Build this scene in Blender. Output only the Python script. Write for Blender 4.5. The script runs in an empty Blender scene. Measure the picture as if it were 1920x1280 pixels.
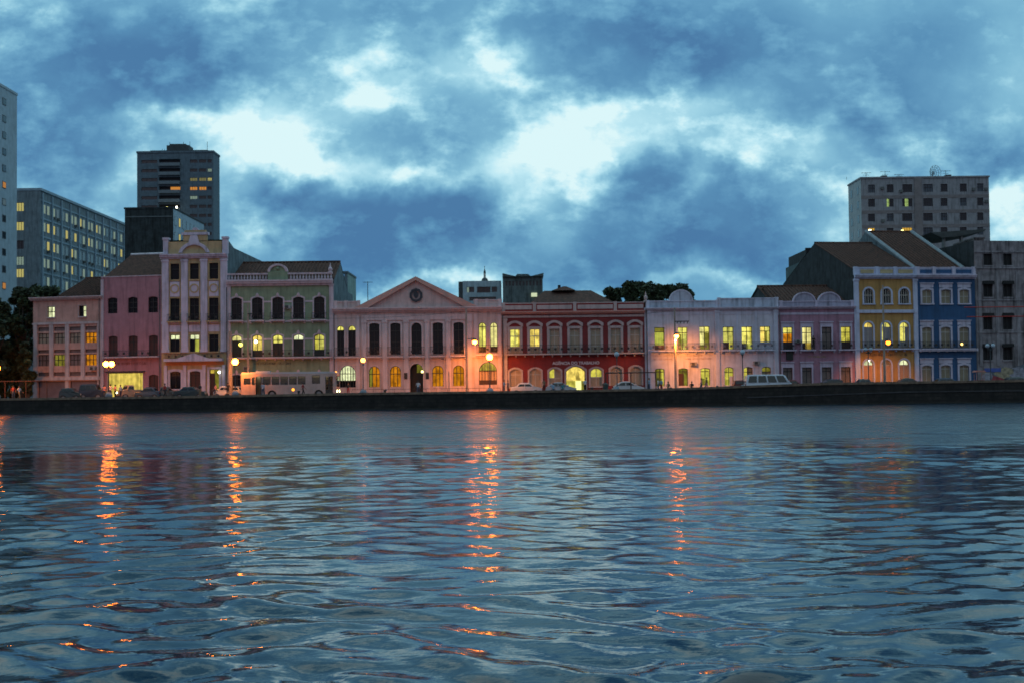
import bpy, math, random
import numpy as np
from mathutils import Vector, Matrix
random.seed(7)
R = math.radians
sc = bpy.context.scene
COL = sc.collection
# ---------------------------------------------------------------- camera
F = 2400.0                       # focal length in pixels of a 1920 px wide frame
CAMH = 2.6                       # eye height over the water
PITCH, ROLL = math.atan(82 / F), R(-0.66)
cam = bpy.data.objects.new('camera', bpy.data.cameras.new('camera'))
COL.objects.link(cam)
cam.data.sensor_width = 36.0
cam.data.lens = 36.0 * F / 1920
cam.data.clip_end = 20000
CM = Matrix.Rotation(R(90) + PITCH, 3, 'X') @ Matrix.Rotation(ROLL, 3, 'Z')
cam.matrix_world = Matrix.Translation((0, 0, CAMH)) @ CM.to_4x4()
cam.data.dof.use_dof = True
cam.data.dof.focus_distance = 24
cam.data.dof.aperture_fstop = 2.4
sc.camera = cam
sc.view_settings.view_transform = 'Standard'
sc.view_settings.look = 'None'
sc.view_settings.exposure = 0
sc.view_settings.gamma = 1
sc.cycles.use_denoising = True
sc.cycles.sample_clamp_indirect = 6
sc.cycles.sample_clamp_direct = 0
sc.cycles.max_bounces = 5
sc.cycles.caustics_reflective = True
SODIUM = (1.0, .205, .014); AMBER = (1.0, .28, .03)

def ray(px, py):
    return CM @ Vector(((px - 960) / F, -(py - 640) / F, -1))

def at(px, y):
    """ground x of picture column px (taken at the horizon) at depth y"""
    d = ray(px, 722 - (px - 960) * .0115)
    return d.x / d.y * y

# ---------------------------------------------------------------- sky (clouds are laid out by compass direction)
world = bpy.data.worlds.new('World'); sc.world = world; world.use_nodes = True
wn = world.node_tree; wn.nodes.clear()
def N(t, **kw):
    n = wn.nodes.new(t)
    for k, v in kw.items(): setattr(n, k, v)
    return n
def mth(op, a, b=None, c=None, clamp=False):
    n = N('ShaderNodeMath', operation=op); n.use_clamp = clamp
    for i, v in enumerate((a, b, c)):
        if v is None: continue
        if isinstance(v, (int, float)): n.inputs[i].default_value = v
        else: wn.links.new(v, n.inputs[i])
    return n.outputs[0]
tc = N('ShaderNodeTexCoord')
sp = N('ShaderNodeSeparateXYZ'); wn.links.new(tc.outputs['Generated'], sp.inputs[0])
dx, dy, dz = sp.outputs
ady = mth('MAXIMUM', mth('ABSOLUTE', dy), .12)
U0 = mth('DIVIDE', dx, ady); V0 = mth('DIVIDE', dz, ady)
cb = N('ShaderNodeCombineXYZ'); wn.links.new(U0, cb.inputs[0]); wn.links.new(V0, cb.inputs[1]); wn.links.new(dy, cb.inputs[2])
def noise(scale, detail, rough, off=(0, 0, 0), sx=1.0):
    m = N('ShaderNodeMapping'); m.inputs['Location'].default_value = off; m.inputs['Scale'].default_value = (sx, 1.0 if sx >= 1 else 1.25, .3)
    wn.links.new(cb.outputs[0], m.inputs[0])
    n = N('ShaderNodeTexNoise'); n.inputs['Scale'].default_value = scale; n.inputs['Detail'].default_value = detail
    n.inputs['Roughness'].default_value = rough; wn.links.new(m.outputs[0], n.inputs['Vector'])
    return n
w1 = noise(9, 5, .55, (3, 1, 0)); w2 = noise(28, 4, .6, (7, 2, 0))
def warp(n, amt):
    s = N('ShaderNodeVectorMath', operation='SUBTRACT'); wn.links.new(n.outputs['Color'], s.inputs[0]); s.inputs[1].default_value = (.5, .5, .5)
    k = N('ShaderNodeVectorMath', operation='SCALE'); wn.links.new(s.outputs[0], k.inputs[0]); k.inputs['Scale'].default_value = amt
    return k.outputs[0]
a1 = N('ShaderNodeVectorMath', operation='ADD'); wn.links.new(cb.outputs[0], a1.inputs[0]); wn.links.new(warp(w1, .10), a1.inputs[1])
a2 = N('ShaderNodeVectorMath', operation='ADD'); wn.links.new(a1.outputs[0], a2.inputs[0]); wn.links.new(warp(w2, .035), a2.inputs[1])
P = a2.outputs[0]
BLOBS = [  # (x, y, half width, half height, strength); + cloud, - gap: where the masses stand along the skyline
 (250,110,290,120,1.0),(60,260,190,80,.75),(400,150,130,75,.5),(120,350,150,50,.45),
 (1180,50,330,75,.95),(1330,140,190,75,.6),(1090,170,150,45,.4),(700,30,160,60,.3),
 (650,370,170,75,.85),(500,370,80,60,.6),(860,370,80,65,.75),(790,440,200,50,.6),(560,470,130,40,.45),
 (1200,360,100,75,.85),(1400,390,110,80,.7),(1290,470,170,45,.7),(1060,480,90,50,.45),(700,490,120,30,.4),
 (1870,280,120,55,1.0),(1690,170,120,110,.5),(1640,265,90,55,.45),(1540,230,100,45,.45),(1790,60,160,60,.25),
 (680,240,90,60,.4),(820,245,70,45,.5),(1100,520,110,25,.35),(1500,500,110,40,.3),(930,430,60,40,.3),(560,275,120,35,-.45),(780,312,150,28,-.65),(1350,300,150,22,-.5),(1010,440,40,40,-.35),(1200,545,220,14,-.3),(350,30,60,30,.3),(130,60,120,60,.3),(1480,370,40,40,-.3),(1090,330,60,40,-.45),(1570,330,60,50,-.3),
 (270,225,120,26,-.9),(480,225,120,60,-.9),(610,290,170,35,-.8),(215,325,75,38,-.8),(150,20,60,30,-.2),
 (690,165,100,55,-.8),(880,110,90,50,-.6),(960,110,45,50,-.5),(560,90,80,50,-.3),
 (1000,270,160,50,-.9),(1230,225,150,45,-.8),(1120,290,110,32,-.8),(1480,265,120,40,-.75),(960,370,55,70,-.7),
 (1310,345,35,50,-.5),(1880,355,90,32,-.8),(1900,120,90,120,-.35),(1560,440,45,40,-.6),(820,530,150,16,-.8),
 (480,470,60,22,-.8),(1370,540,130,18,-.5),(1560,90,80,80,-.15),(1210,460,30,30,-.4),(430,300,50,110,-.4),(940,90,50,70,-.4)]
acc = None
for (bx, by, sx_, sy_, am) in BLOBS:
    am *= 1.1
    d = ray(bx, by); u, v = d.x / d.y, d.z / d.y
    s = N('ShaderNodeVectorMath', operation='SUBTRACT'); wn.links.new(P, s.inputs[0]); s.inputs[1].default_value = (u, v, 0)
    m = N('ShaderNodeVectorMath', operation='MULTIPLY'); wn.links.new(s.outputs[0], m.inputs[0]); m.inputs[1].default_value = (F / sx_, F / sy_, 0)
    q = N('ShaderNodeVectorMath', operation='DOT_PRODUCT'); wn.links.new(m.outputs[0], q.inputs[0]); wn.links.new(m.outputs[0], q.inputs[1])
    e = mth('POWER', .42, q.outputs['Value'])
    acc = mth('MULTIPLY_ADD', e, am, acc if acc is not None else 0.0)
n1 = noise(5.5, 8, .56, (1.7, 4.2, 0)); n2 = noise(17, 8, .58, (5, .3, 0), .8); n3 = noise(42, 6, .6, (1, 2.3, 0), .8); n0 = noise(1.6, 3, .5, (2, 8, 0))
acc = mth('MULTIPLY_ADD', mth('SUBTRACT', n1.outputs[0], .5), 1.25, acc)
acc = mth('MULTIPLY_ADD', mth('SUBTRACT', n2.outputs[0], .5), 2.3, acc)
acc = mth('MULTIPLY_ADD', mth('SUBTRACT', n3.outputs[0], .5), 1.0, acc)
acc = mth('MULTIPLY_ADD', mth('SUBTRACT', .085, mth('ABSOLUTE', mth('SUBTRACT', n2.outputs[0], .5))), 3.2, acc)
acc = mth('MULTIPLY_ADD', mth('SUBTRACT', .07, mth('ABSOLUTE', mth('SUBTRACT', n3.outputs[0], .5))), .9, acc)
acc = mth('MULTIPLY_ADD', mth('SUBTRACT', n0.outputs[0], .5), .5, acc)
up = N('ShaderNodeMapRange'); wn.links.new(V0, up.inputs[0]); up.inputs[1].default_value = .30; up.inputs[2].default_value = .48; up.inputs[3].default_value = 0; up.inputs[4].default_value = 1
nu = noise(3.4, 5, .55, (4, 6, 0))
acc = mth('MULTIPLY_ADD', mth('SUBTRACT', nu.outputs[0], .535), mth('MULTIPLY', up.outputs[0], 10.0), acc)
acc = mth('ADD', mth('MULTIPLY', acc, .36), .415, clamp=True)
rp = N('ShaderNodeValToRGB'); wn.links.new(acc, rp.inputs[0])
els = rp.color_ramp.elements
els[0].position = .09; els[0].color = (.70, .92, .95, 1)
els[1].position = .95; els[1].color = (.062, .19, .38, 1)
for p_, c_ in ((.21, (.50, .80, .90)), (.33, (.335, .64, .78)), (.46, (.21, .48, .655)), (.62, (.138, .36, .555)), (.80, (.088, .262, .46))):
    e_ = els.new(p_); e_.color = c_ + (1,)
# lavender sky glow added out of view, behind the camera, to light the fronts
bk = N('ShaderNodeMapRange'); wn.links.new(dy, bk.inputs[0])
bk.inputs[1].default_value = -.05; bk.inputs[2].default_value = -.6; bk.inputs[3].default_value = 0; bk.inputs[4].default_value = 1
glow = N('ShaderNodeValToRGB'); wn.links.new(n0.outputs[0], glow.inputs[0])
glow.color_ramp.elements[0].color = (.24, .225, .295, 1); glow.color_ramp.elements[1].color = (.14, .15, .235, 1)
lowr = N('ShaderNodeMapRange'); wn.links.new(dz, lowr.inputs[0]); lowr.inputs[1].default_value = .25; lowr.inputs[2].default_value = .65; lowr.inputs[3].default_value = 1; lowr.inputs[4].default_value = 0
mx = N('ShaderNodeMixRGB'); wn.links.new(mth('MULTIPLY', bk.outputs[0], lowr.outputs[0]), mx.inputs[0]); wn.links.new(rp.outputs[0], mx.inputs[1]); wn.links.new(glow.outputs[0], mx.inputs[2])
# a dusk Nishita sky adds its own blue
sky = N('ShaderNodeTexSky', sky_type='NISHITA'); sky.sun_disc = False
sky.sun_elevation = R(-2); sky.sun_rotation = R(180)
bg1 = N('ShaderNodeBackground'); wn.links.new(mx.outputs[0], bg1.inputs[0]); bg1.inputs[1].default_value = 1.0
bg2 = N('ShaderNodeBackground'); wn.links.new(sky.outputs[0], bg2.inputs[0]); bg2.inputs[1].default_value = .05
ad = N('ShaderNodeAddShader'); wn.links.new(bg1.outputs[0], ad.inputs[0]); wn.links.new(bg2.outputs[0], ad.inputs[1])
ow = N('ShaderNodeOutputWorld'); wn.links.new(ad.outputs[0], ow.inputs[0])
# the set sun: only the faintest soft warmth left, from behind the camera
sun = bpy.data.objects.new('sun', bpy.data.lights.new('sun', 'SUN')); COL.objects.link(sun)
sun.data.energy = .03; sun.data.angle = R(25); sun.data.color = (1, .8, .75); sun.rotation_euler = (R(80), 0, R(-8))

# ---------------------------------------------------------------- materials
MATS = {}
def mat(name, rgb, rough=.75, var=.18, streak=.0, metal=0, bump=0, spec=.5, scale=1.0):
    if name in MATS: return MATS[name]
    m = bpy.data.materials.new(name); m.use_nodes = True; t = m.node_tree; b = t.nodes['Principled BSDF']
    b.inputs['Roughness'].default_value = rough; b.inputs['Metallic'].default_value = metal
    b.inputs['Specular IOR Level'].default_value = spec
    b.inputs['Base Color'].default_value = tuple(rgb) + (1,)
    if var:
        tcn = t.nodes.new('ShaderNodeNewGeometry')
        n = t.nodes.new('ShaderNodeTexNoise'); n.inputs['Scale'].default_value = .9 * scale; n.inputs['Detail'].default_value = 7; n.inputs['Roughness'].default_value = .65
        t.links.new(tcn.outputs['Position'], n.inputs['Vector'])
        mr = t.nodes.new('ShaderNodeMapRange'); mr.inputs[1].default_value = .3; mr.inputs[2].default_value = .7
        mr.inputs[3].default_value = 1 - min(var * 1.7, .85); mr.inputs[4].default_value = 1 + var * .8
        t.links.new(n.outputs[0], mr.inputs[0]); fac = mr.outputs[0]
        if streak:   # rain streaks: noise stretched downwards
            mp = t.nodes.new('ShaderNodeMapping'); mp.inputs['Scale'].default_value = (2.2, 2.2, .22)
            t.links.new(tcn.outputs['Position'], mp.inputs[0])
            n3 = t.nodes.new('ShaderNodeTexNoise'); n3.inputs['Scale'].default_value = 1.3; n3.inputs['Detail'].default_value = 5
            t.links.new(mp.outputs[0], n3.inputs['Vector'])
            m3 = t.nodes.new('ShaderNodeMapRange'); m3.inputs[1].default_value = .48; m3.inputs[2].default_value = .72; m3.inputs[3].default_value = 1; m3.inputs[4].default_value = 1 - min(streak * 1.7, .8)
            t.links.new(n3.outputs[0], m3.inputs[0])
            mm = t.nodes.new('ShaderNodeMath'); mm.operation = 'MULTIPLY'; t.links.new(fac, mm.inputs[0]); t.links.new(m3.outputs[0], mm.inputs[1]); fac = mm.outputs[0]
        v = t.nodes.new('ShaderNodeVectorMath'); v.operation = 'SCALE'; v.inputs[0].default_value = rgb
        t.links.new(fac, v.inputs['Scale']); t.links.new(v.outputs[0], b.inputs['Base Color'])
        if bump:
            bp = t.nodes.new('ShaderNodeBump'); bp.inputs['Strength'].default_value = bump; bp.inputs['Distance'].default_value = .05
            t.links.new(n.outputs[0], bp.inputs['Height']); t.links.new(bp.outputs[0], b.inputs['Normal'])
    MATS[name] = m
    return m
def emit(name, rgb, strength, sample='NONE', vary=False):
    if name in MATS: return MATS[name]
    m = bpy.data.materials.new(name); m.use_nodes = True; t = m.node_tree; t.nodes.remove(t.nodes['Principled BSDF'])
    e = t.nodes.new('ShaderNodeEmission'); e.inputs[0].default_value = tuple(rgb) + (1,); e.inputs[1].default_value = strength
    if vary:   # a lit room: furniture, curtains and the ceiling light make blocky uneven brightness
        g = t.nodes.new('ShaderNodeNewGeometry')
        mp = t.nodes.new('ShaderNodeMapping'); mp.inputs['Scale'].default_value = (1.6, .01, .9) if vary is True else (3.2, .01, .12); t.links.new(g.outputs['Position'], mp.inputs[0])
        vo = t.nodes.new('ShaderNodeTexVoronoi'); vo.inputs['Scale'].default_value = 1.4; vo.distance = 'CHEBYCHEV'; t.links.new(mp.outputs[0], vo.inputs['Vector'])
        no = t.nodes.new('ShaderNodeTexNoise'); no.inputs['Scale'].default_value = 1.7; t.links.new(g.outputs['Position'], no.inputs['Vector'])
        ml = t.nodes.new('ShaderNodeMath'); ml.operation = 'MULTIPLY_ADD'; t.links.new(vo.outputs['Color'], ml.inputs[0]); ml.inputs[1].default_value = .55; t.links.new(no.outputs[0], ml.inputs[2])
        mr = t.nodes.new('ShaderNodeMapRange'); mr.inputs[1].default_value = .35; mr.inputs[2].default_value = 1.05; mr.inputs[3].default_value = .28 * strength; mr.inputs[4].default_value = 1.3 * strength
        t.links.new(ml.outputs[0], mr.inputs[0]); t.links.new(mr.outputs[0], e.inputs[1])
    t.links.new(e.outputs[0], t.nodes['Material Output'].inputs[0])
    m.cycles.emission_sampling = sample
    MATS[name] = m
    return m

# ---------------------------------------------------------------- mesh helpers
class MB:
    def __init__(s): s.v = []; s.f = []; s.mi = []
    def add(s, vs, fs, mi=0):
        o = len(s.v); s.v += [tuple(x) for x in vs]; s.f += [tuple(i + o for i in f) for f in fs]; s.mi += [mi] * len(fs); return s
    def box(s, x0, x1, y0, y1, z0, z1, mi=0):
        return s.add([(x0,y0,z0),(x1,y0,z0),(x1,y1,z0),(x0,y1,z0),(x0,y0,z1),(x1,y0,z1),(x1,y1,z1),(x0,y1,z1)],
              [(0,3,2,1),(4,5,6,7),(0,1,5,4),(1,2,6,5),(2,3,7,6),(3,0,4,7)], mi)
    def prism(s, pts, y0, y1, mi=0, caps=True):
        """polygon in the x,z plane (any winding), extruded from y0 (front) to y1"""
        n = len(pts)
        A = sum(pts[i][0] * pts[(i+1) % n][1] - pts[(i+1) % n][0] * pts[i][1] for i in range(n))
        if A < 0: pts = pts[::-1]
        vs = [(p[0], y0, p[1]) for p in pts] + [(p[0], y1, p[1]) for p in pts]
        fs = [(i, i + n, (i+1) % n + n, (i+1) % n) for i in range(n)]
        if caps: fs += [tuple(range(n)), tuple(range(2*n-1, n-1, -1))]
        return s.add(vs, fs, mi)
    def ring(s, a, b, y0, y1, mi=0):
        """band between two open outlines a (inner) and b (outer), y0 front"""
        n = len(a)
        vs = [(p[0], y0, p[1]) for p in a] + [(p[0], y0, p[1]) for p in b] + [(p[0], y1, p[1]) for p in b] + [(p[0], y1, p[1]) for p in a]
        fs = []
        for i in range(n - 1):
            fs += [(i, i+1, n+i+1, n+i), (n+i, n+i+1, 2*n+i+1, 2*n+i), (3*n+i, 3*n+i+1, i+1, i)]
        fs += [(0, n, 2*n, 3*n), (n-1, 4*n-1, 3*n-1, 2*n-1)]
        return s.add(vs, fs, mi)
    def tube(s, p, q, r0, r1=None, n=8, mi=0, caps=True):
        p, q = Vector(p), Vector(q); d = (q - p)
        if d.length < 1e-6: return s
        d.normalize(); a = d.orthogonal().normalized(); b = d.cross(a); r1 = r0 if r1 is None else r1
        vs = []
        for c, r in ((p, r0), (q, r1)):
            for k in range(n):
                t = 2 * math.pi * k / n; vs.append(c + a * (r * math.cos(t)) + b * (r * math.sin(t)))
        fs = [(k, (k+1) % n, n + (k+1) % n, n + k) for k in range(n)]
        if caps: fs += [tuple(range(n-1, -1, -1)), tuple(range(n, 2*n))]
        return s.add(vs, fs, mi)
    def lathe(s, prof, c=(0, 0, 0), n=16, mi=0, sy=1.0):
        vs = []; m = len(prof)
        for r, z in prof:
            for k in range(n):
                t = 2 * math.pi * k / n; vs.append((c[0] + r * math.cos(t), c[1] + r * sy * math.sin(t), c[2] + z))
        fs = [(j*n + k, j*n + (k+1) % n, (j+1)*n + (k+1) % n, (j+1)*n + k) for j in range(m-1) for k in range(n)]
        fs += [tuple(range(n-1, -1, -1)), tuple(range((m-1)*n, m*n))]
        return s.add(vs, fs, mi)
    def ball(s, c, r, n=12, mi=0, sz=1.0):
        prof = [(max(r * math.sin(math.pi * j / 8), .002), -r * sz * math.cos(math.pi * j / 8)) for j in range(9)]
        return s.lathe(prof, c, n, mi)
    def build(s, name, m, parent=None, smooth=False, label=None):
        me = bpy.data.meshes.new(name); me.from_pydata(s.v, [], s.f)
        for x in (m if isinstance(m, (list, tuple)) else [m]): me.materials.append(x)
        if isinstance(m, (list, tuple)): me.polygons.foreach_set('material_index', s.mi)
        if smooth: me.polygons.foreach_set('use_smooth', [True] * len(me.polygons))
        me.update()
        o = bpy.data.objects.new(name, me); COL.objects.link(o)
        if parent is not None: o.parent = parent
        if label: o['label'] = label
        return o
def thing(name, label, cat, loc=(0, 0, 0), rz=0, group=None):
    o = bpy.data.objects.new(name, None); COL.objects.link(o); o.empty_display_size = .3
    o.location = loc; o.rotation_euler = (0, 0, rz); o['label'] = label; o['category'] = cat
    if group: o['group'] = group
    return o
def structure(o, kind='structure'): o['kind'] = kind; return o
def copy_tree(o, parent=None):
    c = o.copy(); COL.objects.link(c); c.parent = parent
    for ch in o.children: copy_tree(ch, c)
    return c

GZ = 1.45          # street level over the water
QY = 145.0         # the quay's face
# ---------------------------------------------------------------- water
def make_water():
    rng = np.random.RandomState(11)
    ys = [-400, -60, -10, 0, 3.0]; y = 5.0
    while y < 60: ys.append(y); y += max(.045, .0058 * y)
    while y < QY + 1: ys.append(y); y += .008 * y
    ys.append(QY + 2.0); ys = np.array(ys)
    nc = 460
    s = np.linspace(-1, 1, nc)
    s = np.concatenate([[-1.0]*4, s, [1.0]*4])
    ext = np.zeros(len(s)); ext[:4] = [-400, -150, -50, -12]; ext[-4:] = [12, 50, 150, 400]
    Yg = np.repeat(ys[:, None], len(s), 1)
    half = .47 * np.maximum(Yg, 6) + 5
    Xg = s[None, :] * half + ext[None, :]
    Zg = np.zeros_like(Xg); Dx = np.zeros_like(Xg); Dy = np.zeros_like(Xg)
    # domain warp so crests meander
    wx = Xg + .5 * np.sin(Yg * .55 + 1.3 * np.sin(Xg * .21)) + .25 * np.sin(Yg * 1.3 + Xg * .6)
    wy = Yg + .6 * np.sin(Xg * .42 + .8 * np.sin(Yg * .17)) + .22 * np.sin(Xg * 1.15 - Yg * .5)
    near = 1 / (1 + np.exp((Yg - 50 - 3 * np.sin(Xg * .12)) / 2.2))
    for i in range(150):
        lam = np.exp(rng.uniform(np.log(.26), np.log(7.0)))
        th = rng.normal(math.pi / 2, .55 if lam > 1.6 else .66)
        k = 2 * math.pi / lam
        sl = .0235 * math.exp(-((math.log(lam / .85)) / .78) ** 2) + .0022
        a = sl / k
        fade = np.clip((lam - 2.6 * .0065 * np.maximum(Yg, 7)) / lam * 2, 0, 1)
        far = 1.0 if lam > 3 else 1.0
        Zg += a * fade * (near * 1.0 + (1 - near) * (.5 if lam < 2.2 else 2.6)) * np.sin(k * (math.cos(th) * wx + math.sin(th) * wy) + rng.uniform(0, 6.28))
    gust = .78 + .35 * np.sin(Xg * .11 + 1.0) * np.sin(Yg * .16 + .6) + .18 * np.sin(Xg * .37 + Yg * .23)
    edge = np.clip((1.06 - np.abs(Xg) / (half + 8)) * 10, 0, 1) * (Yg > 3.5)
    Zg *= gust * edge
    nr, ncol = Xg.shape
    me = bpy.data.meshes.new('water')
    idx = np.arange(nr * ncol).reshape(nr, ncol)
    fc = np.stack([idx[:-1, :-1], idx[:-1, 1:], idx[1:, 1:], idx[1:, :-1]], -1).reshape(-1, 4)
    me.vertices.add(nr * ncol); me.vertices.foreach_set('co', np.stack([Xg, Yg, Zg], -1).ravel().astype(np.float32))
    me.loops.add(fc.size); me.loops.foreach_set('vertex_index', fc.ravel().astype(np.int32))
    me.polygons.add(len(fc)); me.polygons.foreach_set('loop_start', (np.arange(len(fc)) * 4).astype(np.int32))
    me.polygons.foreach_set('use_smooth', np.ones(len(fc), dtype=bool))
    me.update(calc_edges=True)
    m = bpy.data.materials.new('river_water'); m.use_nodes = True; t = m.node_tree; b = t.nodes['Principled BSDF']
    b.inputs['Base Color'].default_value = (.002, .014, .030, 1); b.inputs['IOR'].default_value = 1.36
    b.inputs['Specular IOR Level'].default_value = .5; b.inputs['Specular Tint'].default_value = (.70, .94, 1, 1)
    g = t.nodes.new('ShaderNodeNewGeometry')
    def nz(scale, det, sxy, rough=.5):
        mp = t.nodes.new('ShaderNodeMapping'); mp.inputs['Scale'].default_value = (sxy[0], sxy[1], 1); t.links.new(g.outputs['Position'], mp.inputs[0])
        n = t.nodes.new('ShaderNodeTexNoise'); n.inputs['Scale'].default_value = scale; n.inputs['Detail'].default_value = det; n.inputs['Roughness'].default_value = rough
        t.links.new(mp.outputs[0], n.inputs['Vector']); return n.outputs[0]
    sy = t.nodes.new('ShaderNodeSeparateXYZ'); t.links.new(g.outputs['Position'], sy.inputs[0])
    def mm(op, a, b_=None, c_=None, clamp=False):
        n = t.nodes.new('ShaderNodeMath'); n.operation = op; n.use_clamp = clamp
        for i, v in enumerate((a, b_, c_)):
            if v is None: continue
            if isinstance(v, (int, float)): n.inputs[i].default_value = v
            else: t.links.new(v, n.inputs[i])
        return n.outputs[0]
    # ruffled belt of water beyond about 50 m, where the breeze roughens the river
    belt = mm('MULTIPLY_ADD', mm('SUBTRACT', sy.outputs[1], 49), .07, mm('MULTIPLY', mm('SUBTRACT', nz(.22, 4, (.6, 1.2)), .5), 3.2), True)
    fine = nz(2.1, 4, (.75, 1.35), .55); mid = nz(.8, 3, (.6, 1.5), .5); cap = nz(5.5, 2, (.8, 1.2))
    bp = t.nodes.new('ShaderNodeBump'); bp.inputs['Distance'].default_value = 1.0
    bp.inputs['Strength'].default_value = 1.0
    midw = mm('MULTIPLY', mm('SUBTRACT', sy.outputs[1], 14), 1 / 32, None, True)
    h1 = mm('MULTIPLY', fine, mm('ADD', mm('MULTIPLY_ADD', belt, .05, .010), mm('MULTIPLY', midw, .008)))
    h2 = mm('MULTIPLY', mid, mm('MULTIPLY_ADD', belt, .22, .0))
    h3 = mm('MULTIPLY', cap, mm('MULTIPLY_ADD', belt, .03, .003))
    t.links.new(mm('ADD', mm('ADD', h1, h2), h3), bp.inputs['Height']); t.links.new(bp.outputs[0], b.inputs['Normal'])
    t.links.new(mm('MULTIPLY_ADD', belt, mm('MULTIPLY_ADD', nz(.35, 4, (.35, 1.6), .65), .34, .07), .03), b.inputs['Roughness'])
    me.materials.append(m)
    o = bpy.data.objects.new('water', me); COL.objects.link(o); structure(o)
make_water()

# ---------------------------------------------------------------- common materials
TRIM = mat('white_plaster_trim', (.60, .55, .60), .8, .12, .25)
IRON = mat('black_iron', (.012, .013, .016), .5, 0)
GLASS = mat('dark_window_glass', (.006, .008, .012), .10, 0, spec=.22)
SASH = mat('dark_sash', (.013, .015, .016), .6, .1)
SASHW = mat('pale_sash', (.42, .40, .36), .6, .1)
SHUT = mat('olive_shutter', (.26, .22, .14), .7, .15)
TILE = mat('old_roof_tile', (.070, .029, .019), .95, .85, 0, bump=.6, scale=3)
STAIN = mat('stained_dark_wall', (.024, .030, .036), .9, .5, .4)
LB = emit('bright_lit_room', (.92, .84, .17), 1.0, vary=True)
LY = emit('yellow_lit_room', (.78, .70, .10), .75, vary=True)
LD = emit('dim_lit_room', (.42, .38, .05), .45, vary=True)
LO = emit('orange_lit_room', (.85, .30, .012), .62, vary=True)
LW = emit('pale_lit_room', (.85, .90, .50), .95, vary=True)
ROOMS = [LB, LB, emit('pale_lit_room_with_curtains', (.95, .86, .30), .9, vary='curtain'), emit('greenish_lit_room', (.80, .76, .16), .8, vary=True), emit('warm_lit_room', (.98, .74, .15), .95, vary=True)]
ROOMS2 = [LY, emit('amber_lit_room', (.80, .58, .08), .7, vary=True), emit('green_yellow_lit_room', (.62, .64, .10), .7, vary='curtain')]
RR = random.Random(5)
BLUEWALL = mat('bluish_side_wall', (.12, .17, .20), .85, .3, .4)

def outline(x0, x1, z0, z1, rise=0, t=0, n=12):
    xc, a = (x0 + x1) / 2, (x1 - x0) / 2
    if rise <= 0: return [(x0-t, z0), (x0-t, z1+t), (x1+t, z1+t), (x1+t, z0)]
    pts = [(x0 - t, z0)]; zs = z1 - rise
    for k in range(n + 1):
        th = math.pi * k / n
        if rise > .8 * a: pts.append((xc - (a+t) * math.cos(th), zs + (rise+t) * math.sin(th)))
        else:
            q = -1 + 2 * k / n; pts.append((xc + (a+t) * q, zs + t + rise * (1 - q*q)))
    return pts + [(x1 + t, z0)]

def font_mesh(name, text, size, m, parent, loc, extr=.04, align='CENTER'):
    cu = bpy.data.curves.new(name, 'FONT'); cu.body = text; cu.size = size; cu.extrude = extr; cu.align_x = align
    cu.offset = .012
    tmp = bpy.data.objects.new('tmp_text', cu); COL.objects.link(tmp)
    me = bpy.data.meshes.new_from_object(tmp.evaluated_get(bpy.context.evaluated_depsgraph_get()))
    bpy.data.objects.remove(tmp)
    me.materials.clear(); me.materials.append(m)
    o = bpy.data.objects.new(name, me); COL.objects.link(o); o.parent = parent
    o.location = loc; o.rotation_euler = (R(90), 0, 0)
    return o

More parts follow.
